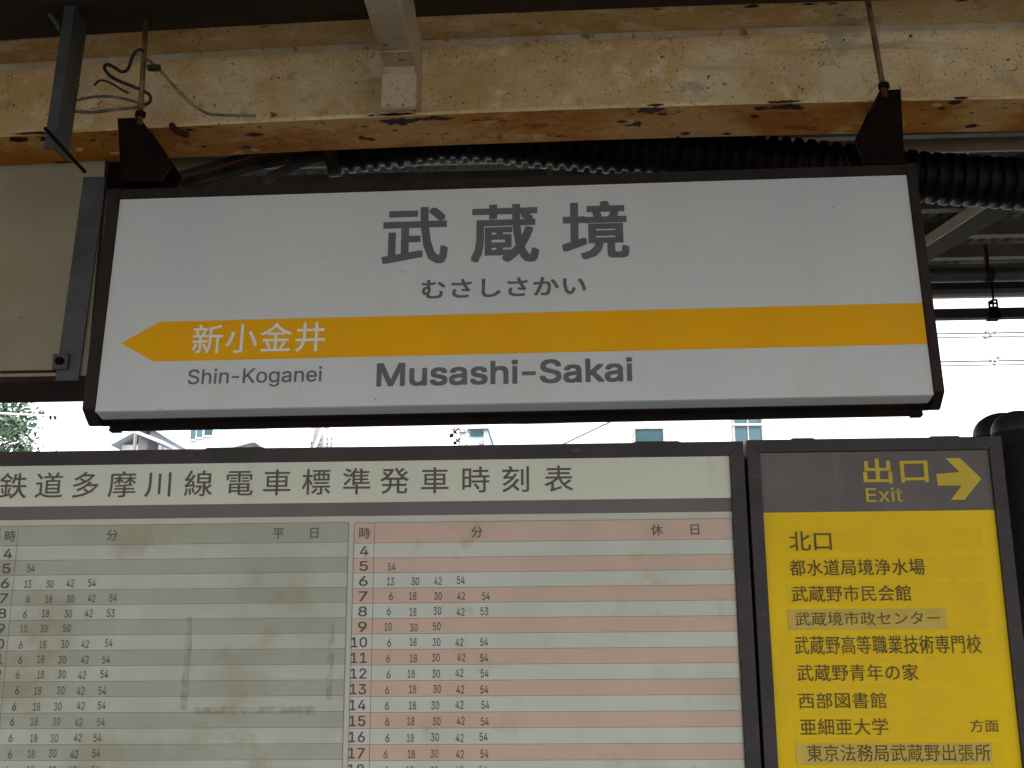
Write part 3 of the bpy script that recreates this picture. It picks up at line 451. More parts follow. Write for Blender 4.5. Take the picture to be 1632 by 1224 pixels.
# ---- crossbeam over the photographer, landing on the channel's lip
cb = thing('cross_beam', 'pale cream box crossbeam coming over the viewer and landing on the rusty channel beam', 'beam', (-.46, 3.12, 1.59))
z0, z1 = 1.758, 1.955
g = G(); X0, X1 = -.512, -.413
g.box(X0, X1, -2.4, 3.105, z0, z1, .006); g.obj('box_section', M['brace'], cb, smooth=False)
G().prism([(3.107, z0-.004), (3.098, z0-.030), (3.104, z0-.035), (3.114, z0-.008), (3.114, z0-.001), (3.02, z0-.001), (3.02, z0-.004)], 'x', X0+.002, X1-.002).obj('bent_tab', M['brace'], cb)
G().box(X0-.003, X1+.006, 3.098, 3.112, 1.612, z0-.034, .004).obj('foot_plate', M['brace'], cb)
G().tube([(X0-.003, 3.103, 1.612), (X1+.006, 3.103, 1.612)], .006, 8).obj('weld_bead', M['peel'], cb)
G().prism([(3.115, 1.64), (3.30, 1.64), (3.30, 1.95), (3.115, 1.95)], 'x', X1-.012, X1-.004).obj('stiffener_plate', M['brace'], cb)

# ---- grey hanger and cream equipment box at the left
hb = thing('steel_hanger', 'grey galvanised angle bar hanging down in front of the ochre beam at the left', 'hanger bar', (-1.46, 3.0, 1.9))
g = G()
g.add([(x+dx, yy, zz) for (zz, dx) in ((1.455, -.003), (1.99, .022)) for (x, yy) in ((-1.484, 2.99), (-1.452, 2.99), (-1.452, 3.085), (-1.457, 3.085), (-1.457, 2.995), (-1.484, 2.995))],
      [(5, 4, 3, 2, 1, 0), (6, 7, 8, 9, 10, 11)]+[(i, (i+1) % 6, (i+1) % 6+6, i+6) for i in range(6)])
g.obj('angle_bar', M['galv'], hb)
G().tube([(-1.50, 2.975, 1.885), (-1.482, 2.985, 1.86), (-1.478, 3.0, 1.845)], .007, 8).obj('hook_bolt', M['galv'], hb)
o = G().tube([(-1.472, 2.955, 1.503), (-1.435, 2.965, 1.462), (-1.395, 2.97, 1.418), (-1.352, 2.98, 1.372)], .0055, 8).obj('tie_rod', M['bracket'], base=(-1.43, 2.97, 1.45))
tag(o, 'short dark tie rod slanting across the foot of the grey hanging angle bar', 'rod')
eb = thing('equipment_box', 'large cream hanging box with red-brown underside at the left edge beside the station sign', 'box', (-2.3, 3.5, .86))
G().box(-3.3, -1.462, 3.36, 3.645, .862, 1.72).obj('cream_panel', M['panelcream'], eb)
G().box(-3.302, -1.460, 3.362, 3.647, .845, .860).obj('underside', M['reddish'], eb)
G().box(-1.459, -1.452, 3.364, 3.645, .852, 1.72).obj('end_cheek', M['brown'], eb)
g = G(); g.add([(x+dx, yy, zz) for (zz, dx) in ((.846, -.018), (1.525, .014)) for (x, yy) in ((-1.538, 3.349), (-1.466, 3.349), (-1.466, 3.357), (-1.538, 3.357))],
      [(3, 2, 1, 0), (4, 5, 6, 7)]+[(i, (i+1) % 4, (i+1) % 4+4, i+4) for i in range(4)])
g.obj('corner_angle', M['galv'], eb)
w_ = G().box(-1.566, -1.517, 3.338, 3.347, .878, .929, .003).obj('washer_plate', M['galv'], eb)
G().prism([(-1.5415+.013*math.cos(a*math.pi/3), .9035+.013*math.sin(a*math.pi/3)) for a in range(6)], 'y', 3.326, 3.3375).obj('bolt_head', M['bracket'], w_)
g = G().box(-3.3, -1.56, 3.352, 3.3585, .873, .880); g.obj('panel_seam', M['reddish'], eb)
G().box(-1.52, -1.40, 3.37, 3.52, 1.50, 1.585).obj('hanger_block', M['bracket'], eb)

# ================================================================== STATION SIGN
TILT, YAW = R(4.674), R(-1.122)
sign = thing('station_sign', 'white hanging station name sign with orange arrow band and dark brown frame', 'station sign', (0, 3.1, 1.24), (-TILT, 0, YAW))
def SO(g, name, m, parent=sign, **k): return mesh_obj(name, g.v, g.f, m, parent, local=True, **k)
xl, xr, zb, zt = -1.3075, 1.0255, -.5575, .1115
# acrylic cover: rounded outline, folded under at the bottom
def rrect(x0, x1, z0, z1, r, n=5):
    P = []
    for (cx, cz, a0) in ((x1-r, z1-r, 0), (x0+r, z1-r, 90), (x0+r, z0+r, 180), (x1-r, z0+r, 270)):
        for i in range(n+1):
            a = R(a0+90*i/n); P.append((cx+r*math.cos(a), cz+r*math.sin(a)))
    return P
g = G(); n = 6; yb = .05
prof = [(-.0, zt, 0), (-.0, zb+.004, 0), (.0012, zb+.0008, .0), (.006, zb-.0015, .002), (.034, zb-.0095, .004), (.044, zb-.0125, .008), (.050, zb-.0160, .016)]
v = []
for (yy, zz, ins) in prof: v += [(xl+ins, yy, zz), (xr-ins, yy, zz)]
g.add(v, [(2*i, 2*i+2, 2*i+3, 2*i+1) for i in range(len(prof)-1)])
# side returns
g.add([(xl, 0, zt), (xl, 0, zb), (xl+.016, .05, zb-.016), (xl, .05, zt)], [(0, 3, 2, 1)])
g.add([(xr, 0, zt), (xr, 0, zb), (xr-.016, .05, zb-.016), (xr, .05, zt)], [(0, 1, 2, 3)])
cover = SO(g, 'face_panel', M['signwhite'])
e = -.0012
g = G(); g.add([(-1.2549, e, -.3522), (-1.151, e, -.4115), (xr-.0005, e, -.4115), (xr-.0005, e, -.2890), (-1.146, e, -.2890)], [(0, 1, 2, 3, 4)])
SO(g, 'arrow_band', M['orange'], cover)
SO(letters('武蔵境', (-.5040, .2177, -.1312, .0571), 1.31, .021, e), 'lettering', M['inkgrey'], cover)
SO(letters('むさしさかい', (-.3829, .0900, -.2385, -.1795), 1.03, .020, e), 'lettering', M['inkgrey'], cover)
SO(letters('新小金井', (-1.0443, -.6575, -.3925, -.3015), 1.04, .006, e*2), 'lettering', M['inkwhite'], cover)
SO(letters('Shin-Koganei', (-1.0473, -.6614, -.4950, -.4370), None, .006, e), 'lettering', M['inkgrey'], cover)
SO(letters('Musashi-Sakai', (-.5049, .2139, -.5023, -.4300), None, .017, e), 'lettering', M['inkgrey'], cover)
# frame: end plates with a chamfered lower corner, top rail, bottom rail and tray
side = [(-.006, .146), (-.006, -.551), (.046, -.584), (.060, -.584), (.112, -.551), (.112, .146)]
for (a, b) in ((-1.3435, -1.3095), (1.0275, 1.0535)):
    SO(G().prism(side, 'x', a, b), 'end_plate', M['brown'])
SO(G().box(-1.3090, 1.0270, -.003, .109, .1125, .1445), 'top_rail', M['brown'])
SO(G().box(-1.3090, 1.0270, .0525, .107, -.560, .1122), 'light_box', M['brown'])
SO(G().prism([(.0405, -.575), (.050, -.583), (.066, -.583), (.100, -.562), (.0405, -.562)], 'x', -1.3090, 1.0270), 'bottom_rail', M['bracket'])
SO(G().box(-1.283, 1.006, .050, .074, -.5965, -.5835), 'tray', M['bracket'])
for xa in (-1.284, .976): SO(G().box(xa, xa+.030, .048, .076, -.6005, -.597), 'tray_clip', M['bracket'])

# rods and gusset brackets that carry the sign
for (pts, rod, lab, labr) in (
    ([(-1.313, 1.592), (-1.243, 1.592), (-1.136, 1.437), (-1.165, 1.386), (-1.286, 1.386)], ((-1.2375, 1.592), (-1.247, 1.985)),
     'black-brown gusset bracket on the left end of the sign top, under the cables', 'thin rusty hanger rod dropping to the left end of the sign'),
    ([(1.030, 1.620), (.968, 1.618), (.885, 1.452), (.905, 1.386), (1.020, 1.386)], ((.977, 1.62), (.949, 2.0)),
     'black-brown gusset bracket on the right end of the sign top, by the black duct', 'thin rusty hanger rod dropping to the right end of the sign')):
    b = thing('gusset_bracket', lab, 'bracket', (pts[-1][0], 3.1, 1.386), group='brackets holding the station sign')
    G().prism(pts, 'y', 3.080, 3.088).obj('gusset_plate', M['bracket'], b)
    G().prism(pts, 'y', 3.180, 3.188).obj('gusset_plate', M['bracket'], b)
    xo, zo = pts[0]; s_ = -1 if xo < 0 else 1
    G().prism([(xo-s_*.006, zo), (xo, zo), (pts[-1][0], 1.386), (pts[-1][0]-s_*.006, 1.386)], 'y', 3.089, 3.179).obj('outer_flange', M['bracket'], b)
    G().box(min(pts[0][0], pts[1][0])+.004, max(pts[0][0], pts[1][0])-.004, 3.089, 3.179, zo-.012, zo-.006).obj('top_plate', M['bracket'], b)
    r_ = thing('hanger_rod', labr, 'rod', (rod[0][0], 3.07, rod[0][1]), group='rods holding the station sign')
    G().tube([(rod[0][0], 3.066, rod[0][1]-.03), (rod[1][0], 3.075, rod[1][1])], .0085, 10).obj('rod_shaft', M['rod'], r_, smooth=True)
    G().prism([(rod[0][0]+.017*math.cos(a*math.pi/3), 3.066+.017*math.sin(a*math.pi/3)) for a in range(6)], 'z', rod[0][1]-.004, rod[0][1]+.010).obj('nut', M['bracket'], r_)

# ================================================================== CORRUGATED DUCT AND CABLES
P = smooth_path([(-.765, 3.56, 1.700), (-.55, 3.57, 1.724), (-.33, 3.57, 1.742), (.06, 3.57, 1.702), (.6, 3.58, 1.645), (1.25, 3.60, 1.565), (1.75, 3.62, 1.535), (2.6, 3.62, 1.53), (3.6, 3.62, 1.55)], 60)
# resample
L = [0]
for a, b in zip(P, P[1:]): L.append(L[-1]+(b-a).length)
pitch = .0425; n = int(L[-1]/pitch); pts = []; rs = []
def at(s):
    import bisect
    i = min(max(bisect.bisect(L, s)-1, 0), len(P)-2); t = (s-L[i])/(L[i+1]-L[i]); return P[i].lerp(P[i+1], t)
RO, RI = .088, .073
for k in range(n):
    s0 = k*pitch; jr = random.uniform(-.0016, .0016)
    for (ds, r_) in ((0, RI), (.010, RI), (.0115, RI+.002), (.0145, RO-.002), (.0165, RO), (.033, RO), (.035, RO-.002), (.038, RI+.002), (.0395, RI)):
        pts.append(at(s0+ds)); rs.append(r_+jr)
duct = thing('corrugated_duct', 'thick black corrugated plastic duct running between the beam and the top of the sign', 'duct', (-.765, 3.56, 1.7))
G().tube(pts, rs, 28, caps=False).obj('ribbed_hose', M['duct'], duct, smooth=True)
a = at(0); d = (at(.05)-a).normalized()
G().tube([a-d*.012, a-d*.002, a+d*.03], [RO+.004, RO+.006, RO+.006], 28).obj('end_collar', M['cable'], duct)
cabs = [((-.77, 3.53, 1.735), (-1.0, 3.50, 1.665), (-1.28, 3.46, 1.565), (-1.60, 3.42, 1.50), 'cable', .017), ((-.77, 3.55, 1.71), (-1.02, 3.50, 1.635), (-1.25, 3.47, 1.555), (-1.6, 3.45, 1.47), 'cable', .015),
        ((-.77, 3.52, 1.70), (-.98, 3.46, 1.640), (-1.2, 3.43, 1.56), (-1.6, 3.42, 1.48), 'cable_red', .006), ((-.77, 3.56, 1.685), (-1.0, 3.50, 1.615), (-1.2, 3.47, 1.54), (-1.6, 3.45, 1.45), 'cable', .013),
        ((-.77, 3.54, 1.67), (-.86, 3.50, 1.620), (-.96, 3.47, 1.55), (-1.02, 3.45, 1.45), 'cable', .015), ((-.77, 3.56, 1.75), (-1.0, 3.54, 1.69), (-1.3, 3.49, 1.585), (-1.6, 3.46, 1.53), 'cable', .010)]
labs = ['thick black cable leaving the duct end, upper strand of the bundle', 'black cable in the middle of the bundle leaving the duct end', 'thin dark red cable in the bundle leaving the duct end',
        'lower black cable of the bundle leaving the duct end', 'black cable dropping steeply from the duct end behind the sign top', 'thin black cable topmost in the bundle at the duct end']
for (a, b, c, d, m_, r_), lb in zip(cabs, labs):
    o = G().tube(smooth_path([a, b, c, d], 8), r_, 8).obj('power_cable', M[m_], base=a, smooth=True)
    tag(o, lb, 'cable', 'cables leaving the corrugated duct')
# old wiring tied round the left rod
def wl(px):      # traced in the plane of the rod, metres
    return px
W_ = [('dark curled wire looping left of the rusty rod', [(-1.238, 3.06, 1.801), (-1.252, 3.055, 1.806), (-1.268, 3.05, 1.784), (-1.279, 3.05, 1.741), (-1.296, 3.045, 1.727), (-1.320, 3.045, 1.742), (-1.345, 3.05, 1.756), (-1.352, 3.05, 1.742), (-1.332, 3.05, 1.716), (-1.298, 3.055, 1.698), (-1.262, 3.06, 1.684), (-1.222, 3.075, 1.668), (-1.218, 3.085, 1.648), (-1.235, 3.09, 1.640)], 'cable', .0052),
      ('dusty grey wire running from the rusty rod down onto the flange', [(-1.238, 3.058, 1.782), (-1.205, 3.06, 1.757), (-1.178, 3.065, 1.729), (-1.150, 3.07, 1.697), (-1.120, 3.08, 1.665), (-1.090, 3.10, 1.640), (-1.055, 3.112, 1.620), (-1.02, 3.114, 1.612), (-.90, 3.114, 1.606)], 'cable_grey', .0046),
      ('upper pale wire lying along the beam left of the rod', [(-1.46, 3.10, 1.665), (-1.40, 3.10, 1.676), (-1.34, 3.095, 1.672), (-1.28, 3.09, 1.655), (-1.255, 3.09, 1.645)], 'cable_grey', .0044),
      ('lower pale wire lying along the flange left of the rod', [(-1.46, 3.105, 1.632), (-1.40, 3.105, 1.627), (-1.33, 3.10, 1.632), (-1.27, 3.10, 1.636), (-1.235, 3.09, 1.640)], 'cable_grey', .0052),
      ('short stub of dark wire hooked above the pale wires', [(-1.385, 3.06, 1.692), (-1.365, 3.055, 1.706), (-1.335, 3.055, 1.698), (-1.305, 3.06, 1.680), (-1.28, 3.07, 1.668)], 'cable', .0034)]
for lb, q, m_, r_ in W_:
    o = G().tube(smooth_path(q, 7), r_, 8).obj('loose_wire', M[m_], base=q[0], smooth=True); tag(o, lb, 'wire', 'loose wires by the left hanger rod')
o = G().box(-1.222, -1.185, 3.050, 3.068, 1.738, 1.752).obj('cable_tie', M['cable'], base=(-1.2, 3.06, 1.74)); tag(o, 'small dark tie clamping the grey wire beside the rusty rod', 'cable tie')
o = G().tube(smooth_path([(-1.16, 3.12, 1.585), (-1.155, 3.16, 1.583), (-1.135, 3.19, 1.585)], 4), .010, 8).obj('wire_clip', M['primer'], base=(-1.15, 3.12, 1.585)); tag(o, 'small rusty clip on the flange underside near the left bracket', 'clip')
o = G().tube([(-9.5, 3.80, 1.772), (9.5, 3.80, 1.772)], .026, 14).obj('conduit_pipe', M['rodpaint'], base=(0, 3.8, 1.77), smooth=True); tag(o, 'thin cream pipe running just below and behind the rusty beam, above the black duct', 'pipe')
# ================================================================== beyond the beam, right side
o = G().tube([(-9.5, 6.0, 2.025), (9.5, 6.0, 2.025)], .040, 16).obj('service_pipe', M['galv'], base=(0, 6, 2.0), smooth=True); tag(o, 'grey horizontal pipe under the far canopy rafters at the right of the sign', 'pipe')
b_ = G().tube([(2.36, 6.0, 2.025), (2.405, 6.0, 2.025)], .0425, 18).box(2.372, 2.392, 5.99, 6.01, 2.067, 2.20).obj('pipe_strap', M['primer'], base=(2.38, 6, 2.03)); tag(b_, 'rusty strap wrapped round the grey horizontal pipe', 'strap')
rl = thing('cable_rail', 'dark brown horizontal rail hung below the far canopy edge against the white sky', 'rail', (2.4, 6, 1.8))
G().box(0, 6.5, 5.98, 6.03, 1.774, 1.828).obj('rail_bar', M['frame'], rl)
hn = thing('rail_hanger', 'black hanger rod with perforated plate holding the dark rail below the canopy', 'hanger', (2.40, 6.0, 1.8))
G().tube([(2.396, 6.0, 1.985), (2.396, 6.0, 1.885)], .006, 8).obj('rod', M['bracket'], hn)
g = G()
px0, px1, pz0, pz1 = 2.361, 2.413, 1.775, 1.880
G().box(px0-.003, px1+.006, 5.970, 6.040, 1.768, 1.7735).obj('clamp_foot', M['bracket'], hn)
cells = [(0, 2), (1, 0), (0, 1)]
for (xa, xb, za, zb2) in ((px0, px0+.010, pz0+.054, pz1-.012), (px1-.010, px1, pz0+.054, pz1), (px0+.021, px0+.031, pz0+.054, pz1), (px0+.010, px0+.021, pz1-.03, pz1-.006), (px0+.010, px0+.021, pz0+.054, pz0+.062),
                         (px0+.031, px1-.010, pz1-.010, pz1), (px0+.031, px1-.010, pz0+.076, pz0+.086), (px0+.031, px1-.010, pz0+.054, pz0+.062)):
    g.box(xa, xb, 5.985, 5.992, za, zb2)
g.obj('perforated_plate', M['bracket'], hn)
G().box(px0-.001, px1+.001, 5.974, 5.979, pz0, pz0+.054).obj('lower_plate', M['bracket'], hn)

# ================================================================== TIMETABLE BOARD
tb = thing('timetable_board', 'wide cream railway timetable board with dark bronze frame below the station sign', 'notice board', (-.65, 3.0, -CH))
yF, yP = 2.990, 3.0            # frame front, panel face
TX0, TX1 = -1.845, .4965
def mitre(g, x0, x1, z0, z1, w_, which, ya, yb):
    P = {'t': [(x0, z1), (x0+w_, z1-w_), (x1-w_, z1-w_), (x1, z1)], 'b': [(x0, z0), (x1, z0), (x1-w_, z0+w_), (x0+w_, z0+w_)],
         'l': [(x0, z0), (x0+w_, z0+w_), (x0+w_, z1-w_), (x0, z1)], 'r': [(x1, z0), (x1, z1), (x1-w_, z1-w_), (x1-w_, z0+w_)]}[which]
    c = (sum(p[0] for p in P)/4, sum(p[1] for p in P)/4)
    P = [(p[0]+(.0006 if p[0] < c[0] else -.0006), p[1]+(.0006 if p[1] < c[1] else -.0006)) for p in P]
    return g.prism(P, 'y', ya, yb)
def frame(parent, x0, x1, z0, z1, w_):
    for q in 'tblr': mitre(G(), x0, x1, z0, z1, w_, q, yF, 3.05).obj('frame_bar', M['frame'], parent)
frame(tb, TX0, TX1, -.78, .556, .0385)
G().box(TX0+.01, TX1-.003, 3.052, 3.085, -.775, .548).obj('back_case', M['brown'], tb)
G().box(TX0+.0385, TX1-.0385, yP, 3.02, .4055, .5175).obj('title_panel', M['titlepanel'], tb)
G().box(TX0+.0385, TX1-.0385, yP+.001, 3.02, .3695, .4050).obj('grey_bar', M['greybar'], tb)
sheet = G().box(TX0+.0385, TX1-.0385, yP+.001, 3.02, -.7415, .3690).obj('timetable_sheet', M['backpaper'], tb)
e = yP-.0010
title = '西武鉄道多摩川線電車標準発車時刻表'
cx = [-1.70, -1.59, -1.484, -1.384, -1.2835, -1.182, -1.0805, -.9725, -.861, -.758, -.651, -.541, -.439, -.330, -.221, -.112, .0025]
g = G()
for ch, c in zip(title, cx):
    q = letters(ch, (0, None, 0, 1), None, .006, e)
    v0, f0, _ = glyph(ch); X = [p[0] for p in v0]; Z = [p[1] for p in v0]; s_ = .0815
    q2 = G(); sh = [(a, b) for a in (-.0055, .0055) for b in (-.0055, .0055)]
    mx = .5; 
    for j, (a, b) in enumerate(sh):
        q2.add([(c+(p[0]+a-mx)*s_, e-j*2e-5, .462+(p[1]+b-.37)*s_*.93) for p in v0], f0)
    q2.obj('title_character', M['inkbrown'], tb)
RH = .03935
def table(x0, xh, x1, top, htop, mats_, numx, heads, hw, fade=0):
    hdr = G().rect(x0, x1, htop, top, e).obj('header_band', mats_[0], sheet)
    for ch, c in heads:
        v0, f0, _ = glyph(ch); s_ = .0325; q = G()
        for j, (a, b) in enumerate([(0, 0), (.02, 0), (0, .014), (.02, .014)]):
            q.add([(c+(p[0]+a-.5)*s_, e-.0012-j*2e-5, (top+htop)/2-.001+(p[1]+b-.37)*s_) for p in v0], f0)
        q.obj('lettering', M['inkbrown'], sheet)
    rd = random.Random(int(x0*100))
    rule = G()
    for i in range(21):
        hr = i+4; zt_ = htop-RH*i; zb_ = zt_-RH
        if hr > 23: break
        G().rect(x0, x1, zb_, zt_, e).obj('row_band', mats_[i % 2 == 1 and 2 or 1], sheet)
        mins = {4: [], 5: [54], 6: [13, 30, 42, 54], 8: [6, 18, 30, 42, 53], 9: [10, 30, 50], 23: [6, 30]}.get(hr, [6, 18, 30, 42, 54])
        g = letters(str(hr), (xh[0]+(0 if hr > 9 else .0115)-(.006 if hr > 9 else 0), xh[0]+(.0365 if hr > 9 else .0345), zb_+.0055, zb_+.0315), None, .009, e-.0012)
        g.obj('hour_figure', M['inkbrown'], sheet)
        gg = G(); gp = G()
        for j, mi in enumerate(mins):
            wd = .0105 if mi < 10 else (.0205 if mi != 13 and mi != 18 and mi != 10 else .0185)
            cx_ = numx[j]+rd.uniform(-.003, .003)-.0009*i*(1 if fade else .3); zz = zb_+.0065+rd.uniform(-.0015, .0015)
            q = letters(str(mi), (cx_-wd/2, cx_+wd/2, zz, zz+.0205), None, .004, e-.0018); gg.add(q.v, q.f)
            gp.rect(cx_-.016, cx_+.016, zz-.004, zz+.0245, e-.0012)
        if mins:
            gg.obj('minute_figures', M['inkfaint' if fade and i > 4 else 'inkdark'], sheet)['kind'] = 'stuff'
        rule.rect(x0, x1, zt_-.0005, zt_+.0005, e-.0006)
    for xx in (x0, xh[1], x1): rule.rect(xx-.0006, xx+.0006, htop-RH*20, top, e-.0006)
    rule.rect(x0, x1, top-.0006, top+.0006, e-.0006)
    rule.rect(x0, x1, htop-RH*20-.0005, htop-RH*20+.0005, e-.0006)
    rule.obj('ruled_lines', M['rule'], sheet)
table(-.5445, (-.5395, -.4905), .4555, .3505, .2965, (M['pink'], M['palerow'], M['pink']), [-.4445, -.3815, -.3185, -.2575, -.1945],
      [('時', -.517), ('分', -.217), ('休', .2585), ('日', .358)], .03)
table(-1.5075, (-1.5025, -1.4575), -.5600, .3525, .2995, (M['green'], M['palerow2'], M['green']), [-1.4135, -1.3555, -1.298, -1.2405, -1.183],
      [('時', -1.479), ('分', -1.1995), ('平', -.7485), ('日', -.652)], .03, 1)
# tape residue and stains
for (xa, xb, za, zb2) in ((-.984, -.966, -.128, .108), (-.606, -.590, -.104, .088), (-.957, -.632, -.139, -.121)):
    n_ = 10; g = G()
    vert = (zb2-za) > (xb-xa); v = []
    for i in range(n_+1):
        t = i/n_
        if vert: j1, j2 = random.uniform(-.002, .002), random.uniform(-.002, .002); v += [(xa+j1, e-.0025, za+(zb2-za)*t), (xb+j2, e-.0025, za+(zb2-za)*t)]
        else: j1, j2 = random.uniform(-.002, .002), random.uniform(-.002, .002); v += [(xa+(xb-xa)*t, e-.0025, za+j1), (xa+(xb-xa)*t, e-.0025, zb2+j2)]
    g.add(v, [(2*i, 2*i+1, 2*i+3, 2*i+2) for i in range(n_)]); g.obj('tape_residue', M['residue'], sheet)
for (xa, xb) in ((-.965, -.79), (.20, .335)): G().prism([(xa, .5545), (xa+.012, .5595), (xb-.012, .5595), (xb, .5545)], 'y', 2.994, 3.04).obj('hinge_plate', M['frame'], tb)

# ================================================================== EXIT GUIDE BOARD
xb_ = thing('exit_guide_board', 'yellow and grey exit direction board with right arrow and list of places', 'direction board', (.84, 3.0, -CH))
EX0, EX1 = .5045, 1.1745
frame(xb_, EX0, EX1, -.78, .559, .0345)
G().box(EX0+.003, EX1-.01, 3.052, 3.085, -.775, .552).obj('back_case', M['brown'], xb_)
hp = G().box(EX0+.0345, EX1-.0345, yP, 3.02, .3655, .5245).obj('header_panel', M['headgrey'], xb_)
yp = G().box(EX0+.0345, EX1-.0345, yP, 3.02, -.7455, .3650).obj('yellow_panel', M['yellow'], xb_)
letters('出口', (.808, .978, .438, .505), 1.03, .016, e).obj('lettering', M['yellowink'], hp)
letters('Exit', (.811, .906, .390, .427), None, .004, e).obj('lettering', M['yellowink'], hp)
G().add([(x, e, z) for x, z in ((1.000, .4305), (1.062, .4300), (1.030, .3925), (1.066, .3925), (1.1145, .4475), (1.0645, .5035), (1.0265, .5035), (1.0600, .4655), (.9985, .4620))],
        [(0, 1, 8), (1, 7, 8), (1, 2, 3, 4), (1, 4, 7), (4, 5, 6, 7)]).obj('arrow', M['yellowink'], hp)
strips = [(.262, .318, '北口', (.602, .712, .264, .314), .006), (.193, .247, '都水道局境浄水場', (.599, .946, .199, .241), .007), (.126, .180, '武蔵野市民会館', (.600, .905, .132, .174), .007),
          (.060, .116, '武蔵境市政センター', (.605, .973, .072, .107), .004), (-.006, .052, '武蔵野高等職業技術専門校', (.599, 1.070, .000, .047), .006), (-.072, -.018, '武蔵野青年の家', (.601, .906, -.066, -.024), .006),
          (-.138, -.085, '西部図書館', (.600, .820, -.133, -.093), .006), (-.203, -.150, '亜細亜大学', (.600, .819, -.197, -.156), .006), (-.270, -.214, '東京法務局武蔵野出張所', (.613, 1.066, -.261, -.219), .006)]
for i, (za, zb2, s_, bx, bd) in enumerate(strips):
    G().rect(.588, 1.100-.004*(i % 2), za, zb2, e).obj('name_strip', M['strip'], yp)
    if i in (3, 8): G().rect(.586, .990 if i == 3 else 1.070, za+.002, zb2-.002, e-.0008).obj('sticker', M['sticker'], yp)
    letters(s_, bx, 1.02, bd, e-.0016).obj('lettering', M['inkolive'], yp)
letters('方面', (1.022, 1.092, -.191, -.161), 1.02, .006, e-.0016).obj('lettering', M['inkolive'], yp)
for (xa, xc) in ((.620, .690), (.985, 1.072)): G().prism([(xa, .5575), (xa+.008, .5625), (xc-.008, .5625), (xc, .5575)], 'y', 2.994, 3.04).obj('hinge_plate', M['frame'], xb_)
# posts between and beside the boards
def post(x, y, r_, zt_, label, name='board_post'):
    t = thing(name, label, 'post', (x, y, -CH), group='posts carrying the boards')
    G().lathe([(r_, -CH), (r_, zt_)], x, y, 40).obj('shaft', M['post'], t, smooth=True)
    pr = [(r_+.003, zt_-.004), (r_+.004, zt_+.004)]+[(math.cos(a)*(r_+.003), zt_+.006+math.sin(a)*(r_)*.82) for a in [R(q) for q in (5, 15, 25, 35, 45, 55, 65, 74, 82, 88)]]
    G().lathe(pr, x, y, 40).obj('domed_cap', M['post'], t, smooth=True)
    return t
post(1.266, 3.10, .068, .587, 'round dark post with domed cap hard against the right end of the exit board')
post(1.300, 3.30, .078, .615, 'second round dark post with domed cap, just behind the first at the right edge')
post(.5005, 3.125, .038, .50, 'dark post hidden in the narrow gap between the two boards')
post(-1.90, 3.10, .068, .55, 'round dark post at the left end of the timetable board')

# ================================================================== OVERHEAD WIRES
for k, (h0, lb) in enumerate(((3.385, 'upper messenger wire of the overhead line, highest of the four thin wires'), (3.342, 'second thin overhead wire, just below the highest'), (3.072, 'third thin overhead wire, at the foot of the dropper'), (3.026, 'lowest thin overhead contact wire beyond the platform'))):
    o = G().tube([(-16, 12, h0-.05*0), (0, 12, h0+.004), (18, 12, h0-.02)], .0065 if k % 2 else .0085, 6).obj('overhead_wire', M['wire'], base=(0, 12, h0)); tag(o, lb, 'overhead wire', 'overhead line wires')
dr = thing('wire_dropper', 'grey jointed dropper linking the upper and lower overhead wires at the right', 'dropper', (4.72, 12, 3.2))
G().tube([(4.700, 12, 3.33), (4.712, 12, 3.25), (4.742, 12, 3.11)], .012, 8).obj('rod_link', M['wirepale'], dr)
G().tube([(4.758, 12, 3.30), (4.770, 12, 3.20), (4.768, 12, 3.10)], .010, 8).obj('rod_link', M['wirepale'], dr)
for (x, z, s_) in ((4.685, 3.395, .035), (4.672, 3.345, .045), (4.715, 3.36, .035), (4.775, 3.39, .025), (4.745, 3.085, .05), (4.775, 3.105, .04), (4.70, 3.075, .03), (4.73, 3.035, .025)):
    G().prism([(x+s_*.6*math.cos(a*math.pi/3+.3), z+s_*.6*math.sin(a*math.pi/3+.3)) for a in range(6)], 'y', 11.975, 12.025).obj('clamp', M['porcelain'], dr)
o = G().tube(smooth_path([(-9.5, 16, 3.64), (-7.4, 16, 3.50), (-5.0, 16, 3.40), (-3.2, 16, 3.345), (-1.2, 16, 3.30), (4, 16, 3.2), (12, 16, 3.3)], 8), .016, 6).obj('feeder_wire', M['wirepale'], base=(-5, 16, 3.4)); tag(o, 'pale sheathed feeder wire stretched in front of the houses', 'wire')
o = G().tube([(-.05, 15, 2.72), (.62, 15, 3.03), (1.1, 15, 3.25), (1.6, 15, 3.48)], .010, 6).obj('stay_wire', M['wire'], base=(.5, 15, 3.0)); tag(o, 'thin dark stay wire slanting up against the white sky in the gap', 'wire')
for k, (x, lb) in enumerate(((-7.455, 'left one of two tiny dark insulators hanging right of the tree'), (-7.385, 'right one of two tiny dark insulators hanging right of the tree'))):
    t = thing('wire_insulator', lb, 'insulator', (x, 16, 3.5), group='tiny insulators right of the tree')
    G().lathe([(.008, 3.44), (.022, 3.45), (.014, 3.463), (.024, 3.475), (.014, 3.488), (.020, 3.50), (.006, 3.51)], x, 16, 10).obj('disc_stack', M['bracket'], t)

# ================================================================== BUILDINGS BEYOND THE TRACKS
def hx(px): return -12.0+(px-190)*.01733
def hh(px, py): return 5.88+(700-py)*.0178-(px-190)*.0003
GZ = -CH-1.1
def house_box(t, name, m, x0, x1, y0, y1, zt_): return G().box(x0, x1, y0, y1, GZ, zt_).obj(name, m, t)
